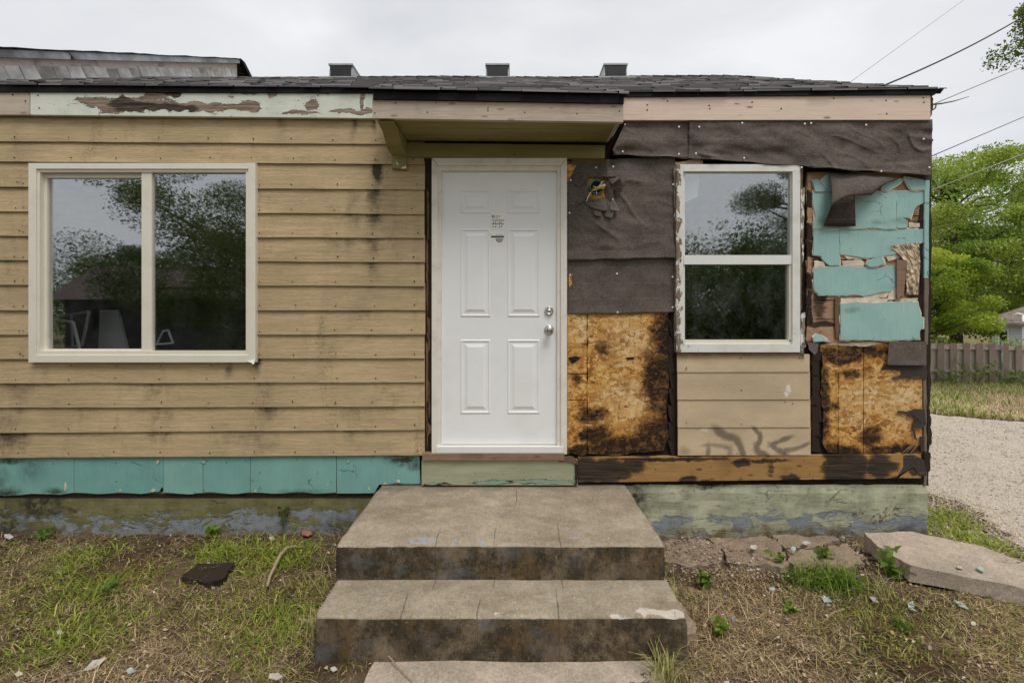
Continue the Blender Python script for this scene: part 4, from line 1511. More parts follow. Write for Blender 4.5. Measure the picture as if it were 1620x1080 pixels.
# boards below the door
m = MB()
frect(m, 668, 717.8, 893, 728, -0.075, 0.07)
m.build('door_sill', M_BROWNWOOD, house)
m = MB()
frect(m, 667, 728.4, 914, 767, -0.055, 0.05)
m.build('riser_board', M_GREENP, house)
piece('loose_splinter', [(880, 721), (905, 722), (913, 728), (915, 734), (900, 731), (884, 730)], -0.066, 0.01, M_SPLINTER, house, 5, 1.2, 3)
piece('loose_splinter', [(909, 730), (914, 730), (915, 752), (913, 766), (910, 766)], -0.062, 0.006, M_DARKWOOD, house, 5, 0.8, 4)

# torn dark strip between the siding and the door frame
m = MB()
frect(m, 668, 250, 684, 718, -0.012, 0.02)
m.build('rough_stud', M_DARKWOOD, house)
for k, (xa, xb, ya, yb) in enumerate([(674, 677, 380, 500), (676, 680, 500, 560), (673.5, 677, 540, 640), (677, 680, 600, 664), (675, 678.5, 300, 384), (676, 682, 668, 690), (674, 676.5, 640, 712)]):
    piece('splinter', [(xa, ya), (xb, ya + 6), (xb, yb - 8), (xa + 1, yb)], -0.018 - .001 * k, 0.006, M_SPLINTER, house, 9, 0.8, k)

# ---- left window (sliding)
m = MB()
ring(m, 45, 258, 404, 573, 12, 9, 11, 11, -0.060, 0.05)
ring(m, 57, 267, 393, 562, 6, 5, 4, 7, -0.050, 0.06)
win = m.build('window', M_VINYL, house)
m = MB()
ring(m, 63, 272, 230, 556, 12, 9.5, 6, 4, -0.018, 0.04)
m.build('sash', M_VINYL, win)
m = MB()
ring(m, 224, 267.5, 394, 562, 16, 6, 3.5, 4, -0.042, 0.03)
m.build('sash', M_VINYL, win)
m = MB()
a, b = P(74, 280, -0.004), P(226, 554, -0.004)
m.box(a.x, b.x, -0.004, 0.0, b.z, a.z)
m.build('glass_pane', M_GLASS, win)
m = MB()
a, b = P(239, 272, -0.026), P(392, 559, -0.026)
m.box(a.x, b.x, -0.026, -0.022, b.z, a.z)
m.build('glass_pane', M_GLASS, win)
m = MB()
q = [P(390, 571, -0.064), P(404, 568, -0.066), P(401.5, 576.5, -0.078), P(397, 573.5, -0.074)]
m.prism(q, [v + Vector((0, 0.002, 0)) for v in q])
m.build('bent_trim_end', M_WHITE, win)

# ---- right window (single hung) in its peeling frame
m = MB()
ring(m, 1070, 260, 1266, 557, 11, 11, 12, 13, -0.050, 0.06)
ring(m, 1081, 271, 1254, 544, 2.5, 2, 3.5, 3, -0.030, 0.04)
win2 = m.build('window', M_PEELWHITE, house)
m = MB()
frect(m, 1081.5, 403.5, 1254, 418, -0.041, 0.035)
m.build('meeting_rail', M_WHITE, win2)
m = MB()
frect(m, 1083, 537.5, 1251, 544, -0.034, 0.03)
frect(m, 1248.5, 418, 1253, 540, -0.034, 0.03)
m.build('sash', M_VINYL, win2)
for (x0, y0, x1, y1, Y) in ((1082, 272, 1253, 404, -0.022), (1083, 417.5, 1251, 541, -0.012)):
    m = MB()
    a, b = P(x0, y0, Y), P(x1, y1, Y)
    m.box(a.x, b.x, Y, Y + 0.004, b.z, a.z)
    m.build('glass_pane', M_GLASS_D, win2)
# flaking casing either side of the frame
for k, pts in enumerate([[(1066, 262), (1070, 262), (1070, 330), (1067, 344)], [(1067, 350), (1070.5, 348), (1071, 450), (1068.5, 440)], [(1068, 455), (1071, 452), (1071.5, 553), (1069, 540)],
                         [(1266, 262), (1270, 264), (1269, 330), (1266, 350)], [(1267, 300), (1273, 296), (1272, 350), (1271, 420), (1268, 400)], [(1266, 380), (1269, 390), (1269, 480), (1266, 500)],
                         [(1268, 495), (1274, 494), (1273, 530), (1275, 548), (1269, 552)], [(1266, 520), (1270, 530), (1272, 568), (1269, 562)]]):
    piece('casing_flake', pts, -0.036 - 0.002 * (k % 3), 0.008, M_PEELWHITE if k % 2 == 0 or k > 5 else M_SPLINTER, house, 6, 1.0, 50 + k)
piece('window_head_strip', [(1068, 257), (1100, 252), (1112, 254), (1112, 260), (1069, 261)], -0.03, 0.02, M_PLANK, house, 8, 0.6, 71)
piece('window_sill_strip', [(1071, 557), (1267, 557), (1275, 560), (1072, 562)], -0.042, 0.03, M_SPLINTER, house, 6, 0.9, 72)

# ---- tan boards under the right window
for k, (ya, yb) in enumerate([(560, 588.5), (589.6, 632), (633.2, 676), (677.2, 720)]):
    xo = 1071.5 + k * 0.4
    board('siding_board', (xo, ya - (1 if k else 0)), (1281 + k * 0.5, ya - (1 if k else 0)), (1281 + k * 0.5, yb - 0.4), (xo, yb), -0.022 - 0.0005 * k, 0.012, M_LOWER, house, -0.029 - 0.0005 * k)
for x, y in [(1086, 582), (1172, 566), (1173, 617), (1086, 669), (1173, 671), (1254, 638), (1242, 636), (1166, 717), (1085, 585), (1265, 566), (1241, 716)]:
    nail(x, y, -0.0305, 0.0045)

# ---- stripped wall right of the door: OSB pieces
piece('osb_panel', [(897.5, 480), (928.3, 480), (928.3, 590.3), (897.5, 590.3)], -0.002, 0.012, M_OSB_L, house, 0)
piece('osb_panel', [(897.5, 591.8), (928.3, 591.8), (928.3, 632), (897.5, 632)], -0.0005, 0.012, M_OSB_L, house, 0)
piece('osb_panel', [(897.5, 633.4), (928.3, 633.4), (928.3, 718), (921, 721), (905, 716), (897.5, 718)], -0.003, 0.012, M_OSB_L, house, 0)
piece('osb_panel', [(929.6, 480), (1057, 480), (1059, 600), (1054, 640), (1058, 690), (1050, 712), (1000, 716), (975, 721), (940, 718), (929.6, 717)], -0.002, 0.012, M_OSB_L, house, 9, 0.9, 5)
piece('osb_panel', [(897, 255), (1072, 255), (1072, 479), (897, 479)], 0.0, 0.011, M_OSB_L, house, 0)
piece('splinter', [(899, 566), (912, 563), (919, 566), (906, 575)], -0.008, 0.004, M_DARK, house, 4, 0.8, 8)
piece('splinter', [(991, 565), (1004, 565), (1002, 568), (993, 569)], -0.008, 0.004, M_DARK, house, 4, 0.6, 9)
for k in range(8):
    y0 = 505 + k * 27
    piece('rotten_strip', [(1055 + random.uniform(0, 4), y0), (1063, y0 + 2), (1066, y0 + 30), (1060 + random.uniform(-3, 3), y0 + 27)], -0.006 - 0.004 * random.random(), 0.012, M_DARKWOOD, house, 7, 1.5, 90 + k)
m = MB()
frect(m, 1062, 497, 1071.5, 720, 0.004, 0.01)
m.build('rotten_post', M_DARKWOOD, house)

# ---- stripped wall by the corner: sheathing planks with shingle remains
rows = [272, 306, 341, 376, 411, 440, 475, 505, 546]
for k in range(len(rows) - 1):
    y0, y1 = rows[k] + 0.7, rows[k + 1] - 0.7
    piece('sheathing_board', [(1276 + random.uniform(-2, 2), y0), (1463, y0), (1463, y1), (1276 + random.uniform(-2, 2), y1)], 0.001 + random.uniform(-.002, .002), 0.012, M_PLANK, house, 12, 0.5, 110 + k)
for k in range(9):                                       # black rot between the window and the shingles
    y0 = 276 + k * 26
    piece('rotten_strip', [(1277 + random.uniform(0, 2), y0), (1284 + random.uniform(-1, 2), y0 + 3), (1284.5 + random.uniform(-2, 2), y0 + 26), (1276.5, y0 + 24)], -0.004 - 0.004 * random.random(), 0.008,
          M_DARKWOOD if k not in (0, 2, 5) else M_PLANK, house, 6, 1.2, 120 + k)
for k in range(9):
    y0 = 296 + k * 28
    piece('rotten_strip', [(1456 + random.uniform(-2, 2), y0), (1463.5, y0), (1463.5, y0 + 29), (1455 + random.uniform(-3, 2), y0 + 26)], -0.004 - 0.003 * random.random(), 0.008, M_DARKWOOD, house, 6, 1.4, 140 + k)
z1 = lambda pts: [(1260 + x * 0.1481, 260 + y * 0.1481) for x, y in pts]
SH = [
    (z1([(170, 172), (240, 165), (250, 200), (305, 262), (340, 288), (205, 290), (190, 230)]), -0.014),
    (z1([(345, 105), (400, 118), (480, 205), (470, 288), (350, 286), (315, 262), (250, 190)]), -0.017),
    (z1([(905, 258), (935, 200), (1090, 158), (1138, 166), (1060, 228), (1015, 255), (955, 288)]), -0.016),
    (z1([(1150, 128), (1368, 128), (1368, 272), (1232, 278), (1190, 220), (1142, 165)]), -0.015),
    (z1([(172, 300), (456, 296), (456, 686), (182, 690), (185, 610), (205, 560), (180, 440)]), -0.010),
    (z1([(460, 300), (900, 290), (1066, 282), (1066, 690), (945, 692), (860, 680), (640, 690), (460, 688)]), -0.011),
    (z1([(1072, 282), (1365, 284), (1365, 410), (1290, 445), (1245, 500), (1222, 582), (1130, 562), (1190, 600), (1188, 675), (1072, 682)]), -0.010),
    ([(1288, 364), (1328.3, 363), (1328.3, 419.5), (1312, 420), (1302, 411), (1299, 405), (1286.5, 403)], -0.008),
    ([(1329, 363), (1400, 361.5), (1462, 362), (1462, 383), (1448, 389), (1436, 394), (1425, 401), (1411, 403), (1372, 409), (1362, 407), (1345, 404), (1329, 402)], -0.008),
    ([(1370, 418), (1373, 412), (1395, 405.5), (1400, 417), (1386, 422), (1376, 422)], -0.015),
    ([(1288, 424), (1330, 421), (1370, 422), (1390, 423.5), (1415, 419), (1418, 426), (1417, 452), (1410, 461), (1395, 462), (1366, 468.5), (1350, 466), (1340, 467), (1296, 467), (1288, 458)], -0.009),
    ([(1330, 480), (1355, 478), (1380, 479.5), (1400, 478), (1452, 477.5), (1457, 497), (1457, 502), (1461, 503), (1461, 519), (1455, 520), (1455, 536), (1400, 538.5), (1350, 537), (1330, 537.5)], -0.018),
    ([(1286, 533), (1292, 528), (1300, 531), (1313, 540), (1288, 540)], -0.010),
]
for k, (pts, Y) in enumerate(SH):
    piece('wall_shingle', pts, Y, 0.006, M_TURQ_R, house, 7, 0.8, 200 + k, tilt=0.004)
    cx_, cy_ = sum(p[0] for p in pts) / len(pts), sum(p[1] for p in pts) / len(pts)
    rim = [(x + (1.3 if x > cx_ else -1.3), y + (1.5 if y > cy_ else -1.0)) for x, y in pts]
    piece('bare_core', rim, Y + 0.0045, 0.004, M_BACKING, house, 6, 1.5, 700 + k, tilt=0.004)
# bare shingle core and torn paper at the breaks
for k, pts in enumerate([[(1330, 471.5), (1380, 470), (1405, 472), (1403, 478), (1330, 479)], [(1285, 300), (1290, 300), (1291, 360), (1287, 362)], [(1284, 442), (1291, 446), (1291, 458), (1294, 467), (1288, 462)],
                         [(1407, 457), (1418, 450), (1418, 474), (1404, 475)], [(1332, 412), (1362, 410), (1368, 416), (1366, 421), (1334, 421)], [(1438, 352), (1455, 353), (1455, 359), (1438, 360)],
                         [(1288, 412), (1303, 414), (1306, 422), (1288, 423)], [(1400, 400), (1430, 398), (1440, 405), (1405, 413)], [(1335, 404), (1362, 408), (1366, 410), (1340, 409)],
                         [(1418, 472), (1452, 471), (1452, 476), (1416, 477)], [(1366, 465), (1400, 461), (1408, 463), (1402, 470), (1366, 470)], [(1298, 545), (1380, 540), (1400, 543), (1370, 548)]]):
    piece('bare_core', pts, -0.0065 - (0.002 if k in (0, 3) else 0), 0.005, M_BACKING if k != 11 else M_PAPER, house, 5, 0.8, 230 + k)
# crumpled paper
m = MB()
gn = 18
vs = []
for i in range(gn + 1):
    for j in range(gn + 1):
        u, v = j / gn, i / gn
        lx = 1434 - 26 * max(0, 0.35 - v) / 0.35 + random.uniform(-.6, .6)
        rx = 1456 - 6 * abs(v - .4)
        px, py = lerp(lx, rx, u), lerp(386, 466, v) + 6 * (0.5 - u) * (1 - v)
        cr_ = abs(fb(Vector((px * 0.11, py * 0.16, 3.3)), 5))
        vs.append(P(px, py, -0.010 - 0.030 * cr_))
m.add(vs, [(i * (gn + 1) + j, i * (gn + 1) + j + 1, (i + 1) * (gn + 1) + j + 1, (i + 1) * (gn + 1) + j) for i in range(gn) for j in range(gn)])
o = m.build('torn_paper', M_PAPER, house)
piece('brown_strip', [(1419, 410), (1436, 412), (1433, 440), (1429, 471), (1419.5, 473.5), (1419, 440)], -0.026, 0.005, M_BROWNWOOD, house, 9, 0.5, 250)
piece('brown_strip', [(1321, 472), (1330, 472), (1329.3, 536), (1322, 535)], -0.012, 0.008, M_SPLINTER, house, 8, 0.6, 251)
nail(1426, 470, -0.027, 0.006)
# corner strip
piece('corner_trim', [(1463, 285), (1471, 285), (1470, 321), (1463, 321)], -0.020, 0.04, M_TURQ_R, house, 0)
piece('corner_trim', [(1462.5, 322), (1470, 322), (1469, 440), (1462.5, 440)], -0.018, 0.04, M_TURQ_R, house, 10, 0.4, 260)
piece('corner_trim', [(1462.5, 441), (1469.5, 441), (1468, 545), (1463, 545)], -0.018, 0.04, M_CORNER, house, 10, 0.5, 261)
piece('corner_post', [(1461, 546), (1466, 546), (1466, 768), (1462, 768)], -0.010, 0.05, M_CORNER, house, 14, 0.7, 262)
piece('corner_post', [(1466.5, 190), (1474, 190), (1473, 420), (1472, 560), (1469, 768), (1466, 768)], 0.004, 0.06, M_DARKWOOD, house, 12, 1.2, 263)
piece('corner_post', [(1455, 545), (1461, 545), (1460.5, 720), (1456, 720)], 0.0, 0.02, M_DARKWOOD, house, 12, 0.9, 264)
# ragged shreds hanging off the corner
for k, pts in enumerate([[(1472, 150), (1477, 156), (1475, 176), (1472, 186)], [(1466, 585), (1472, 590), (1473, 618), (1467, 620)], [(1467, 640), (1472, 650), (1474, 703), (1468, 705)],
                         [(1462, 712), (1472, 716), (1471, 745), (1463, 748)], [(1471, 200), (1476, 202), (1474, 212), (1471, 210)], [(1471, 218), (1477, 221), (1473, 232), (1471, 230)]]):
    piece('ragged_shred', pts, -0.012, 0.012, M_DARKWOOD if k else M_SPLINTER, house, 5, 1.4, 270 + k)

# OSB by the corner
piece('osb_panel', [(1298, 545), (1325.6, 545), (1325.6, 717), (1310, 716), (1301, 700), (1303, 660), (1297, 620), (1302, 580)], -0.002, 0.012, M_OSB_R, house, 8, 1.2, 280)
piece('osb_panel', [(1326.8, 545), (1365.6, 545), (1365.6, 718), (1326.8, 717)], -0.001, 0.012, M_OSB_R, house, 0)
piece('osb_panel', [(1366.8, 545), (1459, 545), (1459, 718), (1366.8, 718)], -0.003, 0.012, M_OSB_R, house, 0)
for k in range(7):
    y0 = 545 + k * 24
    piece('rotten_strip', [(1282 + random.uniform(0, 3), y0), (1296 + random.uniform(-3, 3), y0 + 2), (1299 + random.uniform(-3, 3), y0 + 26), (1284 + random.uniform(-2, 3), y0 + 24)], 0.002 - 0.006 * random.random(), 0.01, M_DARKWOOD, house, 6, 1.8, 290 + k)
for k, (a, b, c_, d_) in enumerate([(1432, 718, 1450, 698), (1438, 719, 1455, 700), (1428, 716, 1444, 702)]):
    m = MB()
    m.tube([P(a, b, -0.012), P((a + c_) / 2, (b + d_) / 2, -0.018), P(c_, d_, -0.010)], [0.004, 0.006, 0.002], 5)
    m.build('splinter', M_SPLINTER, house)

# ---- scorched sill beam
board('sill_beam', (915, 724), (1457, 719), (1457, 756), (915, 763), -0.030, 0.045, M_BEAM, house)
m = MB()
frect(m, 985, 756, 1462, 768, 0.002, 0.02)
m.build('sill_gap', M_DARK, house)
for x, y in [(1216, 730), (1217, 737), (1216, 744), (1217, 752), (1281, 750), (1272, 728), (1037, 742), (1172, 755), (1420, 745), (1100, 727), (1150, 725)]:
    nail(x, y, -0.031, 0.004)

# ---- roofing felt
caps = MB()


def cap(px, py, Y):
    caps.lathe(P(px, py, Y), [(0.0072, 0), (0.0068, 0.003), (0.003, 0.004)], 8)


def felt(name, tl, tr, br, bl, Y, nu, nv, wr=0.016, curl=0.02, seed=0.0, edge=1.6, mat=None, hole=None):
    vs = []
    for i in range(nv + 1):
        for j in range(nu + 1):
            u, v = j / nu, i / nv
            x = lerp(lerp(tl[0], tr[0], u), lerp(bl[0], br[0], u), v)
            y = lerp(lerp(tl[1], tr[1], u), lerp(bl[1], br[1], u), v)
            if i == nv:
                y += edge * mnoise.noise(Vector((x * 0.03, seed, 1.1))) * 1.6 + mnoise.noise(Vector((x * 0.2, seed, 2.1))) * 0.6
            if j in (0, nu):
                x += edge * 0.6 * mnoise.noise(Vector((y * 0.06, seed, 5.1)))
            n1 = fb(Vector((x * 0.009, y * 0.02, seed)), 3)
            wx = x + 30 * mnoise.noise(Vector((x * 0.01, y * 0.02, seed + 2)))
            r1 = 1 - abs(mnoise.noise(Vector((wx * 0.009 + y * 0.010, y * 0.012 - wx * 0.006, seed + 4)))) * 3.0
            r2 = 1 - abs(mnoise.noise(Vector((wx * 0.022 - y * 0.018, y * 0.025, seed + 8)))) * 4.0
            gate = max(0.0, 0.4 + 1.4 * mnoise.noise(Vector((x * 0.012, y * 0.02, seed + 14))))
            amt = min(1, v * 5, 1) * wr * (0.75 * n1 + 0.5 * gate * max(0, r1) ** 2 + 0.35 * gate * max(0, r2) ** 3)
            bottom = max(0.0, (v - 0.8) / 0.2)
            wave = 0.5 + 0.5 * mnoise.noise(Vector((x * 0.03, seed, 9.0)))
            vs.append(P(x, y, Y - max(0.0, amt + wr * 0.25) - curl * bottom * bottom * wave))
    fs = [(i * (nu + 1) + j, i * (nu + 1) + j + 1, (i + 1) * (nu + 1) + j + 1, (i + 1) * (nu + 1) + j) for i in range(nv) for j in range(nu)]
    if hole:
        def mid(f):
            c = sum((vs[k] for k in f), Vector()) / 4
            return CX + c.x * F / (D0 + c.y), CY - (c.z - HZ) * F / (D0 + c.y)
        fs = [f for f in fs if not (hole[0] < mid(f)[0] < hole[2] and hole[1] < mid(f)[1] < hole[3])]
    m = MB()
    m.add(vs, fs)
    o = m.build(name, mat or M_FELT, house, smooth=True)
    md = o.modifiers.new('thickness', 'SOLIDIFY')
    md.thickness = 0.0018
    md.offset = 0
    return o


felt('felt_sheet', (898, 405), (1069, 405), (1070, 494), (898, 497), -0.006, 60, 34, 0.010, 0.012, 1.3)
felt('felt_sheet', (898, 256), (1068, 246), (1070, 408), (898, 411), -0.013, 80, 64, 0.026, 0.024, 2.7, hole=(931, 281, 961, 316))
felt('felt_sheet', (966, 189), (1094, 189), (1091, 250), (970, 245), -0.030, 56, 30, 0.032, 0.026, 3.9, 2.2)
felt('felt_sheet', (1090.5, 189), (1475, 189), (1474, 278), (1089, 250), -0.036, 150, 44, 0.040, 0.026, 5.2, 2.2)
for x, y in [(988, 197), (1074, 201), (1106, 201), (985, 240), (1074, 244), (1101, 243), (1177, 250)]:
    cap(x, y, -0.052)
for x, y in [(1174, 195), (1273, 196), (1283, 195), (1370, 198), (1461, 220), (1268, 265), (1394, 271), (1470, 265)]:
    cap(x, y, -0.062)
for x, y in [(943, 265), (970, 264), (903, 285), (901, 337), (1065, 292), (969, 316), (912, 400), (1063, 403), (976, 433), (902, 435), (1064, 438), (977, 494), (1064, 486)]:
    cap(x, y, -0.028 if y < 405 else -0.016)
cp = caps.build('nail_cap', M_CAP, house)
cp['kind'] = 'stuff'
# exposed OSB corner beside the door head and strip under the canopy
piece('osb_scrap', [(897, 258), (913, 258), (905, 276), (898, 290)], -0.024, 0.004, M_OSB_L, house, 6, 0.6, 300)
piece('splinter', [(905, 250), (960, 249), (962, 258), (920, 258), (905, 262)], -0.026, 0.01, M_SPLINTER, house, 7, 0.9, 301)
piece('osb_scrap', [(899, 437), (906, 434), (904, 441), (905, 449), (900, 455)], -0.020, 0.003, M_OSB_L, house, 4, 0.9, 302)
# junction box in its torn opening
piece('osb_scrap', [(929, 279), (963, 281), (962, 318), (930, 317)], -0.004, 0.004, M_OSB_L, house, 5, 1.0, 303)
c = P(943.5, 296.5, -0.010)
m = MB()
m.lathe(c, [(0.0, -0.0), (0.044, 0.0), (0.046, 0.018), (0.053, 0.018), (0.054, 0.0)][1:], 24)
jb = m.build('junction_box', M_BLUEBOX, house, smooth=False)
m = MB()
m.lathe(c + Vector((0, -0.001, 0)), [(0.043, 0.0), (0.040, 0.001), (0.002, 0.0012)], 20)
m.build('box_back', M_DARK, jb)
m = MB()
m.tube([P(937, 301, -0.025), P(945, 298, -0.05), P(951, 295, -0.06), P(957, 293, -0.05)], [0.010, 0.012, 0.011, 0.010], 8)
m.tube([P(939, 295, -0.03), P(944, 298, -0.055), P(956, 297, -0.05)], [0.008, 0.009, 0.008], 8)
m.build('yellow_wire', M_YWIRE, jb, smooth=True)
m = MB()
m.tube([P(935, 304, -0.03), P(930, 312, -0.05), P(928, 319, -0.055)], 0.0035, 6)
m.tube([P(944, 302, -0.03), P(944, 306, -0.05), P(943.5, 311, -0.05)], 0.003, 6)
m.tube([P(940, 302, -0.05), P(950, 292, -0.065), P(953, 287, -0.06)], 0.0035, 6)
m.build('white_wire', M_WWIRE, jb, smooth=True)


def flap(pts, lifts, mat=M_FELT, name='felt_flap', seed=0, th=0.002):
    fr = [P(x, y, -0.022 - l) for (x, y), l in zip(pts, lifts)]
    m = MB()
    m.prism(fr, [v + Vector((0, th, 0)) for v in fr])
    return m.build(name, mat, house)


flap([(960, 280), (978, 279), (976, 286), (969, 291), (962, 288)], [0, .02, .05, .045, .01])
flap([(956, 284), (966, 290), (970, 300), (968, 316), (960, 318)], [0, .02, .035, .03, .0])
flap([(944, 314), (957, 312), (962, 332), (954, 334), (944, 330)], [0, 0, .04, .035, .03])
flap([(921, 320), (943, 316), (945, 331), (938, 329)], [0, 0, .04, .03])
flap([(963, 314), (972, 316), (981, 334), (966, 332)], [0, 0, .045, .04])
flap([(961, 262), (969, 264), (976, 279), (959, 280)], [0, .012, .03, .02])
flap([(945, 266), (956, 264), (962, 279), (947, 280)], [0, .012, .02, .01])
piece('osb_scrap', [(937, 332), (945, 333), (942, 341), (947, 347), (940, 346)], -0.034, 0.003, M_OSB_L, house, 4, 0.8, 305)
for pts, lf in (([(905, 268), (925, 264), (932, 280), (918, 296), (906, 290)], [0, .004, .016, .02, .006]), ([(918, 300), (930, 296), (931, 316), (916, 322), (910, 314)], [.0, .01, .012, .022, .0]),
                ([(956, 316), (968, 314), (975, 326), (968, 345), (957, 342)], [0, .012, .03, .04, .03]), ([(934, 316), (950, 317), (952, 343), (940, 340)], [0, .0, .038, .034]),
                ([(968, 290), (982, 282), (984, 302), (976, 312), (969, 306)], [.006, .03, .034, .02, .0])):
    flap(pts, lf, M_FELT if pts[0][0] < 960 else M_FELT_UNDER)
# big torn flap over the turquoise shingles: folds forward, then hangs with its dark underside out
m = MB()
top = z1([(350, 80), (480, 85), (620, 95), (760, 105), (900, 120), (1100, 148)])
low = z1([(370, 450), (455, 385), (560, 342), (640, 332), (800, 330), (940, 200)])
vs = []
for i in range(9):
    t = i / 8
    for a, b in zip(top, low):
        x, yv = lerp(a[0], b[0], t), lerp(a[1], b[1], t)
        if 0 < i < 8:
            x += 3.0 * math.sin(t * math.pi) * (1 if a is top[0] else 0)
        vs.append(P(x, yv, -0.034 - 0.085 * math.sin(t * 1.7) * (1.0 if a not in (top[-1],) else 0.25) + 0.006 * mnoise.noise(Vector((x * .1, yv * .1, 0)))))
m.add(vs, [(i * 6 + j, i * 6 + j + 1, i * 6 + j + 7, i * 6 + j + 6) for i in range(8) for j in range(5)])
o = m.build('felt_flap', M_FELT, house, smooth=True)
o.modifiers.new('thickness', 'SOLIDIFY').thickness = 0.002
m = MB()
top = z1([(370, 450), (455, 385), (545, 345), (622, 334)])
low = z1([(290, 660), (400, 664), (510, 666), (632, 660)])
vs = []
for i in range(7):
    t = i / 6
    for a, b in zip(top, low):
        x, yv = lerp(a[0], b[0], t), lerp(a[1], b[1], t)
        vs.append(P(x, yv, -0.112 + 0.078 * t ** 0.7 + 0.004 * math.sin(x * .5)))
m.add(vs, [(i * 4 + j, i * 4 + j + 1, i * 4 + j + 5, i * 4 + j + 4) for i in range(6) for j in range(3)])
o = m.build('felt_flap', M_FELT_UNDER, house, smooth=True)
o.modifiers.new('thickness', 'SOLIDIFY').thickness = 0.002
# dark strip of felt under the sheet edge
flap(z1([(1100, 120), (1440, 105), (1440, 160), (1380, 165), (1200, 130)]), [0, 0, .0, .0, .0], M_FELT_UNDER)
# felt remains lower down
flap([(1407, 540), (1465, 540), (1466, 577), (1436, 577.5), (1404, 577)], [.004, .006, .014, .018, .012])
flap([(1394, 584), (1402, 576), (1466, 575), (1466, 600), (1428, 597), (1412, 600), (1411, 598), (1427, 592), (1426, 585)], [-.012, -.008, -.008, -.006, -.006, -.006, -.006, -.008, -.008], M_FELT_UNDER)
flap([(1278, 541), (1295, 543), (1293, 556), (1289, 561), (1280, 553)], [.0, .004, .012, .02, .008])
flap([(1419, 651), (1424, 649), (1437, 651), (1447, 646), (1463, 647), (1465, 672), (1458, 678), (1446, 676), (1451, 698), (1447, 694), (1443, 675), (1447, 662), (1437, 656), (1421, 653)],
     [-.012] * 4 + [0.0, .01, .012] + [-.006] * 7, M_FELT_UNDER)
flap([(1430, 720), (1445, 719), (1462, 727), (1466, 752), (1455, 753), (1446, 738), (1436, 744), (1421, 752), (1418, 757), (1430, 738)], [.012] * 10, M_FELT_UNDER)
flap([(1455, 690), (1462, 690), (1463, 715), (1457, 713)], [-.006] * 4, M_FELT_UNDER)
for x, y in [(1405, 575), (1456, 574), (1461, 541), (1449, 699), (1286, 712)]:
    c = P(x, y, -0.04)
    nm = MB()
nl = nails.build('nail', M_NAIL, house)
nl['kind'] = 'stuff'

# ------------------------------------------------------------------ CONCRETE STEPS
steps = thing('concrete_steps', 'worn two-tread concrete steps with dark stained risers below the white door', 'steps', (0, -0.6, 0))


def step_mesh(x0, x1, yb, yf, zt, name, seed):
    r = 0.016
    prof = []                                           # (y, z, material)
    for t in np.linspace(0, 1, max(4, int((yb - yf) / 0.03))):
        prof.append((lerp(yb, yf + r, t), zt, 0))
    for a in (22, 45, 68):
        prof.append((yf + r - r * math.sin(R(a)), zt - r + r * math.cos(R(a)), 0))
    for t in np.linspace(0, 1, 9):
        prof.append((yf, lerp(zt - r, -0.06, t), 1))
    nx_ = int((x1 - x0) / 0.02)
    vs, fs, mi = [], [], []
    for i in range(nx_ + 1):
        x = lerp(x0, x1, i / nx_)
        for (y, z, q) in prof:
            v = Vector((x * 3, y * 3, z * 3 + seed))
            big = fb(v, 4) * 0.004
            nose = math.exp(-((y - yf) ** 2 + (z - zt) ** 2) / 0.0009)
            chip = max(0.0, fb(Vector((x * 16, seed, z * 9)), 4) - 0.12) * 0.030 * nose
            yy = y + big * (0.8 if q else 0.3) + chip + 0.002 * math.sin(x * 2 + seed)
            zz = z + big * (0.2 if q else 0.45) - chip * 0.9
            ex = 0.0
            if i in (0, nx_):
                ex = fb(Vector((y * 9, z * 9, seed)), 4) * 0.006 + nose * 0.008
            xx = x + (ex if i == 0 else (-ex if i == nx_ else 0))
            vs.append((xx, min(yy, yb), zz))
    npf = len(prof)
    for i in range(nx_):
        for j in range(npf - 1):
            fs.append((i * npf + j, (i + 1) * npf + j, (i + 1) * npf + j + 1, i * npf + j + 1))
            mi.append(prof[j + 1][2])
    m = MB()
    m.v, m.f, m.mi = vs, fs, mi
    for i in (0, nx_):
        o = len(m.v)
        m.v.append((vs[i * npf][0], yb, -0.06))
        m.f.append(tuple(i * npf + j for j in range(npf)) + (o,))
        m.mi.append(1)
    m.v = [(a, b + 0.6, c) for a, b, c in m.v]
    o = m.build(name, [M_TREAD, M_RISER], steps)
    me = o.data
    me.polygons.foreach_set('use_smooth', [True] * len(me.polygons))
    return o


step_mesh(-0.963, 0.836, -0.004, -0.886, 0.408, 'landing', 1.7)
step_mesh(-0.955, 0.846, -0.80, -1.187, 0.218, 'step', 5.1)


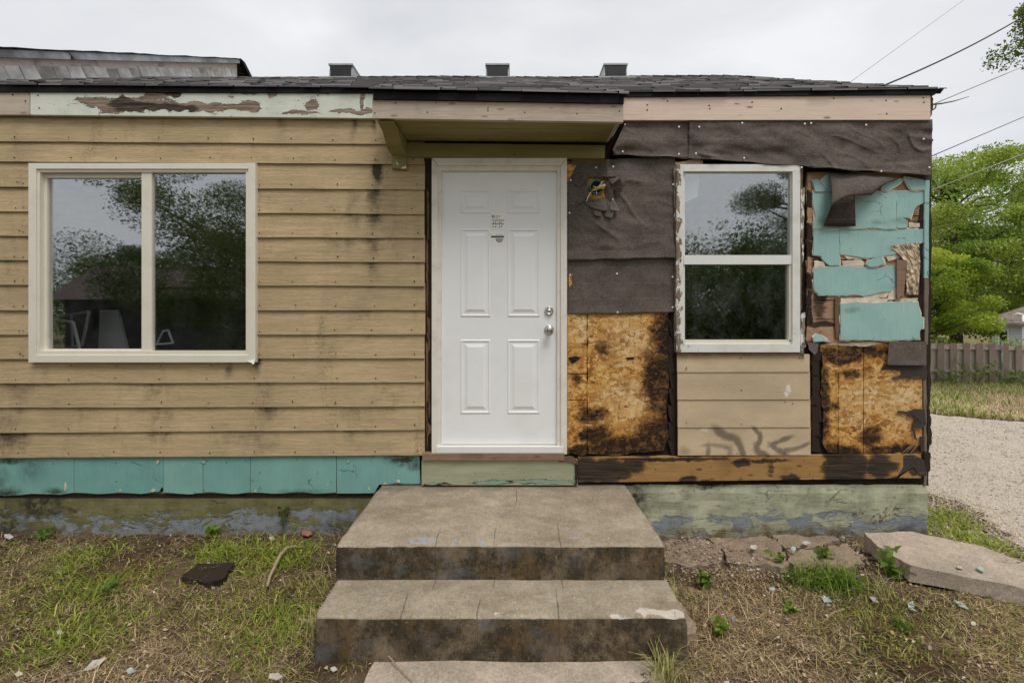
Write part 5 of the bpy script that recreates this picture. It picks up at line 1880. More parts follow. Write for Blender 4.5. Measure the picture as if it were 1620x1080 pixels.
def slab(name, pts, th, mat, seed, cuts=3, amp=0.006, jagn=5, jamp=0.012):
    """a broken slab: outline in world points (top face), rough top and sides"""
    rr = random.Random(seed)
    q = []
    for i in range(len(pts)):
        a, b = Vector(pts[i]), Vector(pts[(i + 1) % len(pts)])
        for j in range(jagn):
            p = a.lerp(b, j / jagn)
            if j:
                p += Vector((rr.uniform(-jamp, jamp), rr.uniform(-jamp, jamp), 0))
            q.append(p)
    bm = bmesh.new()
    tv = [bm.verts.new(p) for p in q]
    bv = [bm.verts.new(p - Vector((0, 0, th)) + Vector((rr.uniform(-.01, .01), rr.uniform(-.012, .012), rr.uniform(-.012, .012)))) for p in q]
    n = len(q)
    bm.faces.new(tv)
    for i in range(n):
        bm.faces.new((tv[i], bv[i], bv[(i + 1) % n], tv[(i + 1) % n]))
    bmesh.ops.recalc_face_normals(bm, faces=bm.faces)
    bmesh.ops.triangulate(bm, faces=bm.faces)
    for _ in range(cuts):
        bmesh.ops.subdivide_edges(bm, edges=[e for e in bm.edges if e.calc_length() > 0.03], cuts=1, use_grid_fill=False)
        bmesh.ops.triangulate(bm, faces=[f for f in bm.faces if len(f.verts) > 3])
    for v in bm.verts:
        v.co += Vector((0.4, 0.4, 1)) * fb(v.co * 9 + Vector((seed, 0, 0)), 4) * amp
    me = bpy.data.meshes.new(name)
    bm.to_mesh(me)
    bm.free()
    me.materials.append(mat)
    o = bpy.data.objects.new(name, me)
    COL.objects.link(o)
    return o


# walkway in front of the steps
m = MB()
xs = np.linspace(-0.665, 0.70, 40)
ysl = np.linspace(-3.2, -1.15, 50)
vs = [(x + (0.015 * fb(Vector((y * 5, x, 3))) if j in (0, 39) else 0), y, 0.004 + 0.006 * fb(Vector((x * 2, y * 2, 8)))) for y in ysl for j, x in enumerate(xs)]
m.add(vs, [(i * 40 + j, i * 40 + j + 1, (i + 1) * 40 + j + 1, (i + 1) * 40 + j) for i in range(49) for j in range(39)])
for j in (0, 39):
    e = [vs[i * 40 + j] for i in range(50)]
    m.add(e + [(a, b, -0.12) for a, b, c in e], [(i, i + 1, i + 51, i + 50) for i in range(49)])
tag(m.build('path', M_SLAB, None, smooth=False), kind='structure')

# tilted loose slab at the corner
o = slab('concrete_slab', [(2.43, -0.24, 0.165), (2.83, -0.16, 0.135), (3.19, -0.30, 0.10), (3.26, -0.40, 0.085), (3.42, -0.62, 0.06), (3.05, -0.74, 0.065), (2.46, -0.57, 0.125), (2.40, -0.40, 0.15)], 0.095, M_SLAB, 31, 3, 0.004, 6, 0.006)
tag(o, 'loose concrete slab tilted against the foundation at the right corner', 'slab')
# crumbled strip of old pavement along the wall
pv = thing('broken_pavement', 'cracked strip of crumbling concrete along the foundation right of the steps', 'pavement', (1.7, -0.2, 0))
for k, pts in enumerate([
    [(0.98, -0.05, 0.03), (1.42, -0.04, 0.045), (1.46, -0.2, 0.06), (1.40, -0.34, 0.045), (1.15, -0.40, 0.04), (0.95, -0.30, 0.03)],
    [(1.435, -0.04, 0.05), (1.86, -0.04, 0.06), (1.90, -0.18, 0.06), (1.80, -0.42, 0.05), (1.55, -0.40, 0.055), (1.43, -0.35, 0.05), (1.48, -0.2, 0.055)],
    [(1.88, -0.05, 0.07), (2.30, -0.05, 0.085), (2.33, -0.14, 0.09), (2.10, -0.22, 0.075), (1.92, -0.18, 0.065)],
    [(1.92, -0.20, 0.055), (2.10, -0.24, 0.06), (2.33, -0.17, 0.075), (2.37, -0.34, 0.065), (2.20, -0.42, 0.05), (1.83, -0.42, 0.05)],
]):
    o = slab('pavement_piece', [Vector(p) - Vector((1.7, -0.2, 0.022)) for p in pts], 0.10, M_BROKEN, 60 + k, 4, 0.018, 9, 0.016)
    o.parent = pv
# a stone by the step side
o = slab('stone_lump', [(0.83, -0.86, 0.13), (0.93, -0.88, 0.09), (0.97, -0.98, 0.04), (0.95, -1.03, 0.02), (0.85, -1.04, 0.03)], 0.12, M_BROKEN, 71, 3, 0.01, 4, 0.008)
tag(o, 'rough lump of concrete against the right side of the steps', 'rubble')


# ------------------------------------------------------------------ PLANTS AND TREES
def leaf_mesh(pos, size, cols, r, up=0.4, drop=0.0):
    n = len(pos)
    d = r.normal(size=(n, 3))
    d[:, 2] -= drop
    d /= np.linalg.norm(d, axis=1)[:, None]
    nn = r.normal(size=(n, 3))
    nn[:, 2] += up * 2
    s = np.cross(d, nn)
    s /= np.linalg.norm(s, axis=1)[:, None] + 1e-9
    L = (size * r.uniform(0.6, 1.3, n))[:, None]
    fold = np.cross(s, d) * L * 0.12
    a = pos
    b = pos + d * L * 0.5 + s * L * 0.28 + fold
    c = pos + d * L
    e = pos + d * L * 0.5 - s * L * 0.28 + fold
    V = np.stack([a, b, c, e], 1).reshape(-1, 3)
    i = np.arange(n)[:, None] * 4
    Fc = np.concatenate([i + np.array([[0, 1, 2]]), i + np.array([[0, 2, 3]])], 0)
    return V, Fc, np.repeat(cols, 4, 0)


def tree(name, label, x, y, zb, h, rad, trunk_r, seed, nclu, nleaf, lsize, ca, cb, base=0.3, cat='tree', clu=0.55, lean=(0, 0), dense=1.0, group=None, flat=1.0, limbs=True):
    r = np.random.default_rng(seed)
    t = thing(name, label, cat, (x, y, zb), group)
    top = np.array([lean[0], lean[1], h])
    m = MB()
    tp = [(lean[0] * k * k + r.normal() * 0.04 * h * 0.1, lean[1] * k * k, h * 0.85 * k) for k in np.linspace(0, 1, 6)]
    m.tube(tp, [lerp(trunk_r, trunk_r * 0.25, k) * (1.35 if k == 0 else 1) for k in np.linspace(0, 1, 6)], 9)
    cz, hz = h * (base + 1) / 2, h * (1 - base) / 2
    cen = []
    while len(cen) < nclu:
        v = r.uniform(-1, 1, 3)
        l = np.linalg.norm(v)
        if l > 1 or l < 0.3:
            continue
        if r.random() < 0.35 * (1 - l):
            continue
        cen.append((lean[0] * 0.6 + v[0] * rad, lean[1] * 0.6 + v[1] * rad, cz + v[2] * hz))
    cen = np.array(cen)
    if limbs:
        for k in range(0, len(cen), max(1, len(cen) // 46)):
            c = cen[k]
            hh = np.clip(c[2] - r.uniform(0.15, 0.5) * np.hypot(c[0], c[1]) - 0.2, h * 0.12, h * 0.8) / (h * 0.85)
            s = np.array([lean[0] * hh * hh, lean[1] * hh * hh, hh * h * 0.85])
            mid = s * 0.5 + c * 0.5 + np.array([0, 0, 0.08 * h * r.uniform(-0.6, 1)]) + r.normal(size=3) * 0.05 * rad
            r0 = trunk_r * r.uniform(0.22, 0.4)
            q1 = s * .75 + mid * .25 + r.normal(size=3) * 0.02 * rad
            m.tube([s, q1, mid, c], [r0, r0 * 0.8, r0 * 0.5, r0 * 0.12], 6)
    m.build('trunk', M_BARK, t, smooth=True)
    per = nleaf // nclu
    pos, col = [], []
    ca, cb = np.array(ca), np.array(cb)
    for c in cen:
        k = int(per * r.uniform(0.5, 1.5))
        sig = clu * rad * r.uniform(0.14, 0.3) * 1.6
        nv = r.normal(size=(k, 3))
        ln = np.linalg.norm(nv, axis=1)[:, None]
        nv = nv / ln * np.minimum(ln, 1.9 - 0.5 * r.random((k, 1)))
        p = c + nv * np.array([sig, sig, sig * 0.6 * flat]) * 1.12
        mixv = np.clip(r.uniform(0, 1) * 0.7 + r.normal(0, 0.2, k), 0, 1)[:, None]
        pos.append(p)
        col.append(ca * (1 - mixv) + cb * mixv)
    pos, col = np.concatenate(pos), np.concatenate(col)
    keep = pos[:, 2] > 0.05
    pos, col = pos[keep], col[keep]
    V, Fc, C = leaf_mesh(pos, lsize, col, r)
    np_mesh('crown', V, Fc, C, M_LEAF, t)
    return t


tree('leafy_tree', 'bright yellow-green bushy tree right behind the picket fence', 14.15, 12.6, terr1(14.1, 12.6), 4.5, 2.15, 0.13, 11, 130, 75000, 0.09, (0.20, 0.31, 0.028), (0.62, 0.70, 0.09), 0.08, clu=0.24)
tree('tall_tree', 'tall open-crowned green tree beyond the neighbouring roof', 33.5, 31, -1.5, 15.0, 8.3, 0.36, 12, 170, 100000, 0.22, (0.15, 0.26, 0.034), (0.58, 0.66, 0.13), 0.12, clu=0.24)
tree('dark_tree', 'darker green tree filling the gap behind the far house', 44, 36, -1.6, 11, 7.0, 0.3, 13, 70, 16000, 0.3, (0.07, 0.12, 0.02), (0.18, 0.25, 0.045), 0.1)
tree('overhanging_tree', 'tree whose leafy branch tips reach in at the top right edge', 14.2, 5.4, terr1(14, 5), 10.4, 3.3, 0.22, 14, 150, 70000, 0.075, (0.10, 0.16, 0.025), (0.30, 0.36, 0.08), 0.62, clu=0.16)
tree('far_bush', 'low green shrub at the base of the far house wall', 21.3, 15.5, terr1(21, 15.5), 1.5, 1.1, 0.05, 15, 24, 3500, 0.11, (0.17, 0.26, 0.05), (0.34, 0.42, 0.09), 0.0, cat='shrub')
# trees on the street side, seen mirrored in the windows
tree('street_tree', 'large spreading tree out front, mirrored in the wide left window', -4.9, -8.2, 0, 6.1, 4.4, 0.26, 21, 105, 190000, 0.045, (0.055, 0.09, 0.018), (0.17, 0.23, 0.04), 0.03, clu=0.19)
tree('street_tree', 'tree with one heavy limb out front, mirrored at the top of the right window', 9.0, -8.2, 0, 7.6, 3.6, 0.24, 22, 70, 110000, 0.045, (0.05, 0.085, 0.018), (0.13, 0.18, 0.03), 0.5, clu=0.22)
tree('street_tree', 'dense low tree across the road, mirrored in the lower right pane', 9.4, -16, 0, 5.0, 4.0, 0.2, 23, 120, 40000, 0.13, (0.05, 0.09, 0.018), (0.13, 0.19, 0.035), 0.0, clu=0.5)
tree('street_tree', 'second tree across the road, beside the one mirrored in the lower right pane', 14.0, -18, 0, 5.4, 4.0, 0.2, 24, 90, 30000, 0.14, (0.05, 0.09, 0.018), (0.12, 0.17, 0.03), 0.0, clu=0.5)
tree('street_tree', 'bushy tree beyond the house across the road, mirrored at the left window edge', -25, -26, 0, 5.4, 4.0, 0.25, 25, 80, 26000, 0.17, (0.06, 0.10, 0.02), (0.16, 0.22, 0.04), 0.1, clu=0.5)

# house across the road (mirrored in the left window)
hx = thing('house_across_road', 'low brown-roofed house across the road, mirrored in the left window', 'house', (-15, -18, 0))
m = MB()
m.box(-6, 6.5, -4, 0, -0.1, 2.35)
m.build('wall', mat_plain('grey_far_wall', (0.05, 0.045, 0.045), 0.9, 0.1, 0.2, 2), hx)
m = MB()
q = [Vector((-6.5, 0.5, 2.3)), Vector((-6.5, -2, 4.05)), Vector((-6.5, -4.5, 2.3))]
m.prism(q, [v + Vector((13.5, 0, 0)) for v in q])
m.build('roof', mat_plain('brown_far_roof', (0.11, 0.085, 0.075), 0.9, 0.1, 0.25, 4), hx)
m = MB()
m.box(-4.6, -3.4, 0.01, 0.06, 0.9, 1.9)
m.build('window', M_DARK, hx)

# ------------------------------------------------------------------ NEIGHBOUR HOUSE, FENCE
nb = thing('neighbour_house', 'pale blue-grey house with brown hipped roof beyond the fence', 'house', (28.65, 19.55, -1.3))
nb.rotation_euler = (0, 0, R(-45))
M_NB = N('pale_lap_siding', 0.7, 0.2)
zn = M_NB.math('FRACT', M_NB.math('MULTIPLY', M_NB.axis(2), 7.0))
M_NB = M_NB.done(M_NB.mix(M_NB.sm(zn, 0.0, 0.2), (0.28, 0.31, 0.35), (0.56, 0.60, 0.66)))
m = MB()
m.box(-2.9, 6, 0, 7, -0.5, 2.42)
m.build('wall', M_NB, nb)
m = MB()
ev = 2.45
m.add([(-3.6, -0.6, ev), (6.6, -0.6, ev), (6.6, 7.6, ev), (-3.6, 7.6, ev), (0.4, 3.5, ev + 1.9), (3, 3.5, ev + 1.9),
       (-3.6, -0.6, ev - 0.14), (6.6, -0.6, ev - 0.14), (6.6, 7.6, ev - 0.14), (-3.6, 7.6, ev - 0.14)],
      [(0, 1, 5, 4), (1, 2, 5), (2, 3, 4, 5), (3, 0, 4), (0, 6, 7, 1), (1, 7, 8, 2), (2, 8, 9, 3), (3, 9, 6, 0), (6, 9, 8, 7)])
m.build('roof', mat_plain('brown_asphalt_roof', (0.20, 0.165, 0.145), 0.9, 0.1, 0.3, 5), nb)
m = MB()
m.box(-2.85, -2.45, -0.05, 0.02, 0.9, 2.1)
nw = m.build('window', M_WHITE, nb)
m = MB()
m.box(-2.79, -2.51, -0.07, -0.04, 0.98, 2.02)
m.build('pane', M_DARK, nw)
m = MB()
m.tube([(-1.95, -0.35, 0.3), (-1.95, -0.35, 2.9)], 0.05, 8)
m.tube([(-1.95, -0.35, 2.9), (-2.15, -0.35, 2.95), (-2.3, -0.35, 2.85)], 0.05, 8)
m.build('service_mast', M_WHITE, nb, smooth=True)

FD = 13.0
FY = FD - D0
fx = lambda px: (px - CX) / F * FD
fz = lambda py: HZ - (py - CY) / F * FD
fence = thing('picket_fence', 'weathered grey shadowbox fence of wide pickets beyond the gravel drive', 'fence', (fx(1550), FY, terr1(fx(1550), FY)))
off = fence.location


def fbox(name, x0, x1, y0, y1, z0, z1, mat, lean=0.0, dog=0.0):
    m = MB()
    q = [Vector((x0, y0, z0)), Vector((x1, y0, z0)), Vector((x1 + lean, y0, z1 - dog)), Vector((x1 + lean - dog, y0, z1)), Vector((x0 + lean + dog, y0, z1)), Vector((x0 + lean, y0, z1 - dog))]
    q = [v - off for v in q]
    m.prism(q, [v + Vector((0, y1 - y0, 0)) for v in q])
    return m.build(name, mat, fence)


for k in range(-9, 14):
    c = 1487 + k * 20.55
    top = fz(541 + max(0, (c - 1500)) * 0.035 + random.uniform(-2, 2))
    zb = terr1(fx(c), FY) - 0.05 + random.uniform(0, 0.12)
    wd = random.uniform(4.6, 5.4)
    fbox('picket', fx(c - wd), fx(c + wd), FY - 0.03, FY - 0.01, zb, top, M_PICKET, random.uniform(-0.015, 0.015), 0.012)
    c2 = c - 9.6
    bk = (FD + 0.06) / FD
    fbox('picket', fx(c2 - 4.4) * bk, fx(c2 + 4.6) * bk, FY + 0.05, FY + 0.07, zb, top - random.uniform(0.0, 0.04), M_PICKET_B, random.uniform(-0.015, 0.015), 0.012)
for py in (549, 585):
    m = MB()
    m.prism([Vector((fx(1290), FY - 0.005, fz(py - 3.5))) - off, Vector((fx(1780), FY - 0.005, fz(py + 2.5))) - off, Vector((fx(1780), FY - 0.005, fz(py + 6.5))) - off, Vector((fx(1290), FY - 0.005, fz(py + 1))) - off],
            [Vector((fx(1290), FY + 0.045, fz(py - 3))) - off, Vector((fx(1780), FY + 0.045, fz(py + 2.5))) - off, Vector((fx(1780), FY + 0.045, fz(py + 6.5))) - off, Vector((fx(1290), FY + 0.045, fz(py + 1))) - off])
    m.build('rail', M_RAIL, fence)
m = MB()
m.tube([Vector((fx(1581), FY - 0.07, -0.5)) - off, Vector((fx(1581.5), FY - 0.07, fz(540))) - off], 0.022, 8)
m.build('post', M_FLASH, fence)

# ------------------------------------------------------------------ OVERHEAD WIRES


def wire(label, pts, rad, mat, sag=0.0):
    a, b = P(*pts[0]), P(*pts[1])
    b = a + (b - a) * 1.6
    q = []
    for t in np.linspace(0, 1, 24):
        p = a.lerp(b, t)
        p.z -= sag * 4 * t * (1 - t)
        q.append(p)
    m = MB()
    m.tube(q, rad, 6)
    return tag(m.build('utility_wire', mat, None, smooth=True), label, 'wire', 'overhead wires')


wire('thin grey overhead wire climbing steeply, leftmost above the roof', [(1330, 141, 6.5), (1525, 0, 10.0)], 0.007, M_WIRE_G)
wire('thick black service cable rising from the roof to the upper right', [(1392, 138, 3.6), (1622, 12, 5.2)], 0.0135, M_WIRE, 0.16)
wire('thin wire running from the roof corner past the upper branch tips', [(1474, 166, 4.0), (1620, 105, 11.0)], 0.011, M_WIRE_G)
wire('thin wire in clear sky, middle of the lower three', [(1474, 247, 8.0), (1620, 185, 12.0)], 0.012, M_WIRE)
wire('pale wire crossing the treetop, lowest of all', [(1474, 301, 8.0), (1620, 243, 12.0)], 0.012, M_WIRE_G)
m = MB()
m.tube([P(1473, 166, 1.0), P(1490, 164, 1.2), P(1510, 160, 1.5), P(1533, 153, 1.9)], [0.007, 0.007, 0.006, 0.003], 6)
m.tube([P(1481, 165, 1.05), P(1480, 171, 1.0), P(1476, 174, 0.95), P(1472, 175, 0.9)], 0.006, 6)
tag(m.build('cable_stub', M_WIRE, None, smooth=True), 'short frayed cable stub sticking out from the roof corner', 'cable')

# ------------------------------------------------------------------ THINGS INSIDE THE ROOMS


def bar_frame(name, label, px, Y0, Y1, cat='screen frame', w=0.012, extra=()):
    q = [P(x, y, lerp(Y0, Y1, 0.5)) for x, y in px]
    o = thing(name, label, cat, (q[0].x, q[0].y, 0.42))
    m = MB()
    n = len(q)
    for i in range(n):
        m.tube([q[i] - o.location, q[(i + 1) % n] - o.location], w, 6)
    for a, b in extra:
        m.tube([q[a].lerp(q[(a + 1) % n], .5) - o.location, q[b].lerp(q[(b + 1) % n], .5) - o.location], w * .8, 6)
    m.build('frame', M_WHITE, o)
    return o


bar_frame('screen_frame', 'tall white screen frame leaning indoors, behind the left window', [(84, 502), (141, 493), (130, 546), (100, 552)], 0.5, 0.6, extra=((0, 2),))
bar_frame('screen_frame', 'nearer white screen frame leaning at the left edge inside the window', [(70, 502), (116, 510), (128, 560), (72, 556)], 0.3, 0.4)
bar_frame('screen_frame', 'small white frame on the floor inside, behind the right-hand pane', [(248, 545), (258, 524), (266, 522), (274, 543)], 0.5, 0.6, w=0.009)
m = MB()
q = [P(158, 490, 0.7), P(185, 490, 0.7), P(202, 560, 0.7), P(155, 560, 0.7)]
m.prism(q, [v + Vector((0, 0.03, 0)) for v in q])
tag(m.build('white_panel', M_WHITE, None), 'pale panel standing indoors beside the leaning screen frames', 'panel')
m = MB()
m.tube([P(98, 418, 0.4), P(97, 436, 0.4), P(94, 456, 0.42), P(87, 474, 0.45)], 0.018, 8)
tag(m.build('plastic_strip', M_WHITE, None, smooth=True), 'bent white plastic strip hanging inside the left pane', 'strip')
m = MB()
q = [P(1080, 268, 0.1), P(1107, 268, 0.1), P(1104, 312, 0.12), P(1080, 322, 0.1)]
m.prism(q, [v + Vector((0, 0.002, 0)) for v in q])
tag(m.build('paper_sheet', M_LABEL, None), 'pale paper sheet taped inside the upper left of the right window', 'paper')

# ------------------------------------------------------------------ GROUND COVER


def blades(n, area, keep, lmin, lmax, wid, lay, ca, cb, seed, name, bend=0.5, zoff=0.0, clump=None):
    r = np.random.default_rng(seed)
    x = r.uniform(area[0], area[1], n)
    y = r.uniform(area[2], area[3], n)
    if clump is not None:
        k = len(clump)
        i = r.integers(0, k, n)
        cl = np.array(clump)
        x = cl[i, 0] + r.normal(size=n) * cl[i, 2]
        y = cl[i, 1] + r.normal(size=n) * cl[i, 2]
    ok = keep(x, y, r)
    x, y = x[ok], y[ok]
    n = len(x)
    z = terr(x, y) + zoff
    az = r.uniform(0, 2 * np.pi, n)
    el = np.clip(r.normal(lay, 0.22, n), 0.02, 1.5)
    L = r.uniform(lmin, lmax, n)
    wv = wid * r.uniform(0.6, 1.4, n)
    dh = np.stack([np.cos(az), np.sin(az)], 1)
    sx = np.stack([-np.sin(az), np.cos(az), np.zeros(n)], 1) * wv[:, None]
    root = np.stack([x, y, z - 0.004], 1)
    mid = root + np.stack([dh[:, 0] * np.cos(el) * L * .5, dh[:, 1] * np.cos(el) * L * .5, np.sin(el) * L * .5 + 0.006], 1)
    el2 = el - bend * r.uniform(0.3, 1.6, n)
    az2 = az + r.normal(0, 0.17, n)
    tip = mid + np.stack([np.cos(az2) * np.cos(el2) * L * .5, np.sin(az2) * np.cos(el2) * L * .5, np.sin(el2) * L * .5], 1)
    tip[:, 2] = np.maximum(tip[:, 2], terr(tip[:, 0], tip[:, 1]) + 0.003 + zoff)
    mid[:, 2] = np.maximum(mid[:, 2], terr(mid[:, 0], mid[:, 1]) + 0.005 + zoff)
    V = np.stack([root - sx, root + sx, mid - sx * .8, mid + sx * .8, tip], 1).reshape(-1, 3)
    i = np.arange(n)[:, None] * 5
    Fc = np.concatenate([i + np.array([[0, 1, 3]]), i + np.array([[0, 3, 2]]), i + np.array([[2, 3, 4]])], 0)
    t = np.clip(r.beta(1.2, 1.2, n), 0, 1)[:, None]
    br = r.uniform(0.65, 1.25, n)[:, None]
    C = (np.array(ca) * (1 - t) + np.array(cb) * t) * br
    o = np_mesh(name, V, Fc, np.repeat(C, 5, 0), M_BLADE)
    tag(o, kind='stuff')
    return o


def free(x, y):
    """ground not covered by house, steps, walkway, slab, drive"""
    k = y < -0.012
    k &= ~((x > -0.96) & (x < 0.85) & (y > -1.19))
    k &= ~((x > -0.66) & (x < 0.69) & (y < -1.15))
    k &= ~inside(x, y, [(2.45, -0.24), (2.83, -0.17), (3.19, -0.30), (3.42, -0.62), (3.05, -0.72), (2.47, -0.56)])
    k &= ~inside(x, y, [(1.0, 0), (2.4, 0), (2.36, -0.36), (1.8, -0.42), (1.15, -0.39), (0.97, -0.3)])
    return k


LEFT = lambda x: x < -0.3
gm = lambda x, y: fnoise(x, y, 1.5, 41)
dirtm = lambda x, y: fnoise(x, y, 1.9, 47)


def keep_green(x, y, r):
    p = np.where(LEFT(x), np.clip((gm(x, y) - 0.42) * 5.0, 0.05, 1) * 0.72 * np.clip((dirtm(x, y) - 0.26) * 6, 0.1, 1), np.clip((gm(x, y) - 0.44) * 4, 0, 1) * 0.55 + 0.45 * np.clip((x - 1.7), 0, 1) * (y < -0.75))
    p = p * np.where(LEFT(x) & (y > -0.14), 0.25, 1) * np.where(LEFT(x) & (x > -1.45) & (dirtm(x, y) > 0.5), 0.3, 1)
    return free(x, y) & (r.random(len(x)) < p)


def keep_dry(x, y, r):
    p = np.where(LEFT(x), (0.42 + 0.55 * np.clip((0.54 - gm(x, y)) * 5, 0, 1)) * np.clip((dirtm(x, y) - 0.3) * 6, 0.15, 1), np.clip((dirtm(x, y) - 0.33) * 4.2, 0.06, 1))
    p = p * np.where(y > -0.12, 0.4, 1)
    return free(x, y) & (r.random(len(x)) < p)


AREA = (-4.3, 3.6, -2.3, -0.02)
blades(105000, AREA, keep_green, 0.02, 0.075, 0.0018, 0.42, (0.12, 0.155, 0.02), (0.42, 0.40, 0.085), 51, 'green_grass', 0.7)
blades(30000, AREA, keep_green, 0.02, 0.06, 0.0032, 0.22, (0.10, 0.13, 0.02), (0.38, 0.34, 0.09), 58, 'low_green_grass', 0.5)
blades(125000, AREA, keep_dry, 0.02, 0.09, 0.0011, 0.12, (0.20, 0.14, 0.07), (0.80, 0.62, 0.36), 52, 'dry_grass', 0.15, 0.005)
blades(2500, AREA, keep_dry, 0.08, 0.2, 0.0013, 0.10, (0.4, 0.29, 0.15), (0.84, 0.68, 0.42), 66, 'long_straw', 0.2, 0.009)
blades(40000, AREA, keep_dry, 0.015, 0.06, 0.0022, 0.08, (0.15, 0.10, 0.05), (0.44, 0.31, 0.17), 53, 'dead_thatch', 0.1, 0.003)
# tufts standing at the steps, slab and walls
blades(800, AREA, lambda x, y, r: y < -0.02, 0.07, 0.19, 0.0026, 0.85, (0.06, 0.13, 0.012), (0.24, 0.33, 0.05), 54, 'tall_grass', 0.9, 0,
       [(1.86, -0.50, 0.05), (1.98, -0.52, 0.06), (2.08, -0.54, 0.04)])
blades(2600, AREA, lambda x, y, r: y < -0.03, 0.06, 0.14, 0.0026, 0.5, (0.12, 0.18, 0.02), (0.40, 0.44, 0.07), 59, 'lush_grass', 0.7, 0,
       [(-2.05, -0.24, 0.10), (-1.75, -0.25, 0.12), (-1.5, -0.3, 0.1), (-2.9, -0.35, 0.12), (-2.6, -0.6, 0.12), (-2.3, -1.0, 0.12), (-1.25, -0.9, 0.12)])
blades(420, AREA, lambda x, y, r: y < -0.02, 0.10, 0.26, 0.0022, 1.0, (0.20, 0.24, 0.05), (0.5, 0.42, 0.2), 55, 'seed_grass', 0.7, 0,
       [(0.72, -1.24, 0.03), (0.70, -1.30, 0.03), (0.90, -0.5, 0.06), (0.93, -0.75, 0.05), (-1.05, -0.6, 0.08), (-1.02, -1.0, 0.05), (2.2, -0.7, 0.06)])
# right corner: scrub between house and gravel, then the verge below the fence
edge_keep = lambda x, y, r: (x > 3.13) & ~drive_mask(x + 0.12, y) & (r.random(len(x)) < np.clip((fnoise(x, y, 2.4, 61) - 0.50) * 6, 0, 1))
blades(15000, (3.1, 4.3, -0.9, 2.0), edge_keep, 0.04, 0.12, 0.004, 0.6, (0.16, 0.22, 0.025), (0.42, 0.46, 0.08), 56, 'corner_grass', 0.6)
blades(11000, (3.1, 4.6, -0.9, 2.4), lambda x, y, r: (x > 3.13) & ~drive_mask(x - 0.12, y), 0.04, 0.12, 0.0028, 0.15, (0.42, 0.33, 0.2), (0.76, 0.63, 0.42), 57, 'corner_straw', 0.2, 0.004)
verge = lambda x, y, r: ~drive_mask(x - 0.1, y - 0.1) & (y > 4.0) & (x + y > 12.4)
VA = (5.0, 15.5, 4.0, 10.2)
blades(34000, VA, verge, 0.08, 0.28, 0.006, 0.75, (0.50, 0.37, 0.21), (0.82, 0.64, 0.42), 62, 'verge_straw', 0.8)
blades(24000, VA, lambda x, y, r: verge(x, y, r) & (r.random(len(x)) < np.clip((fnoise(x, y, 1.1, 63) - 0.46) * 6, 0, 1) + np.clip((y - 8.4) * 0.8, 0, .9)), 0.10, 0.34, 0.008, 0.9, (0.14, 0.21, 0.03), (0.40, 0.46, 0.10), 64, 'verge_grass', 0.8)


def litter(n, area, keep, smin, smax, cols, seed, name, zoff=0.004):
    r = np.random.default_rng(seed)
    x, y = r.uniform(area[0], area[1], n), r.uniform(area[2], area[3], n)
    ok = keep(x, y, r)
    x, y = x[ok], y[ok]
    n = len(x)
    c = np.stack([x, y, terr(x, y) + zoff + r.uniform(0, 0.008, n)], 1)
    s = r.uniform(smin, smax, n) * r.uniform(0.6, 1.2, n)
    a = r.uniform(0, 2 * np.pi, n)
    u = np.stack([np.cos(a), np.sin(a), r.normal(0, 0.35, n)], 1) * s[:, None]
    v = np.stack([-np.sin(a), np.cos(a), r.normal(0, 0.35, n)], 1) * (s * r.uniform(0.3, 0.8, n))[:, None]
    k = np.stack([np.zeros(n), np.zeros(n), s * r.uniform(0.1, 0.5, n)], 1)
    V = np.stack([c - u, c - v * .9 + k, c + u * r.uniform(.6, 1, n)[:, None], c + v + k * .6], 1).reshape(-1, 3)
    i = np.arange(n)[:, None] * 4
    Fc = np.concatenate([i + np.array([[0, 1, 2]]), i + np.array([[0, 2, 3]])], 0)
    cc = np.array(cols)[r.integers(0, len(cols), n)] * r.uniform(0.6, 1.2, n)[:, None]
    o = np_mesh(name, V, Fc, np.repeat(cc, 4, 0), M_LITTER)
    tag(o, kind='stuff')
    return o


litter(16000, AREA, lambda x, y, r: free(x, y) & (r.random(len(x)) < np.where(LEFT(x), .5, .8)), 0.004, 0.014, [(0.12, 0.075, 0.04), (0.26, 0.17, 0.09), (0.42, 0.30, 0.19), (0.06, 0.04, 0.025), (0.52, 0.41, 0.29)], 71, 'leaf_litter', 0.008)
litter(500, AREA, lambda x, y, r: free(x, y), 0.008, 0.02, [(0.48, 0.40, 0.31), (0.42, 0.33, 0.23), (0.3, 0.32, 0.31), (0.25, 0.12, 0.07)], 72, 'wood_chips', 0.014)
litter(5000, (0.9, 2.5, -0.55, -0.03), lambda x, y, r: r.random(len(x)) < .5, 0.004, 0.014, [(0.34, 0.25, 0.18), (0.5, 0.42, 0.34), (0.2, 0.14, 0.1)], 73, 'rubble_crumbs', 0.035)


def ground_leaves(n, area, keep, ls, ca, cb, seed, name):
    r = np.random.default_rng(seed)
    x, y = r.uniform(area[0], area[1], n), r.uniform(area[2], area[3], n)
    ok = keep(x, y, r)
    x, y = x[ok], y[ok]
    p = np.stack([x, y, terr(x, y) + r.uniform(0.006, 0.03, len(x))], 1)
    t = r.random((len(x), 1))
    V, Fc, C = leaf_mesh(p, ls, np.array(ca) * (1 - t) + np.array(cb) * t, r, 1.6)
    tag(np_mesh(name, V, Fc, C, M_LEAF), kind='stuff')


ground_leaves(9000, AREA, lambda x, y, r: free(x, y) & (r.random(len(x)) < np.clip((fnoise(x, y, 3.1, 77) - 0.5) * 6, 0, 1) * np.where(LEFT(x), .9, .3)), 0.022, (0.07, 0.13, 0.02), (0.26, 0.34, 0.06), 78, 'ground_leaves')


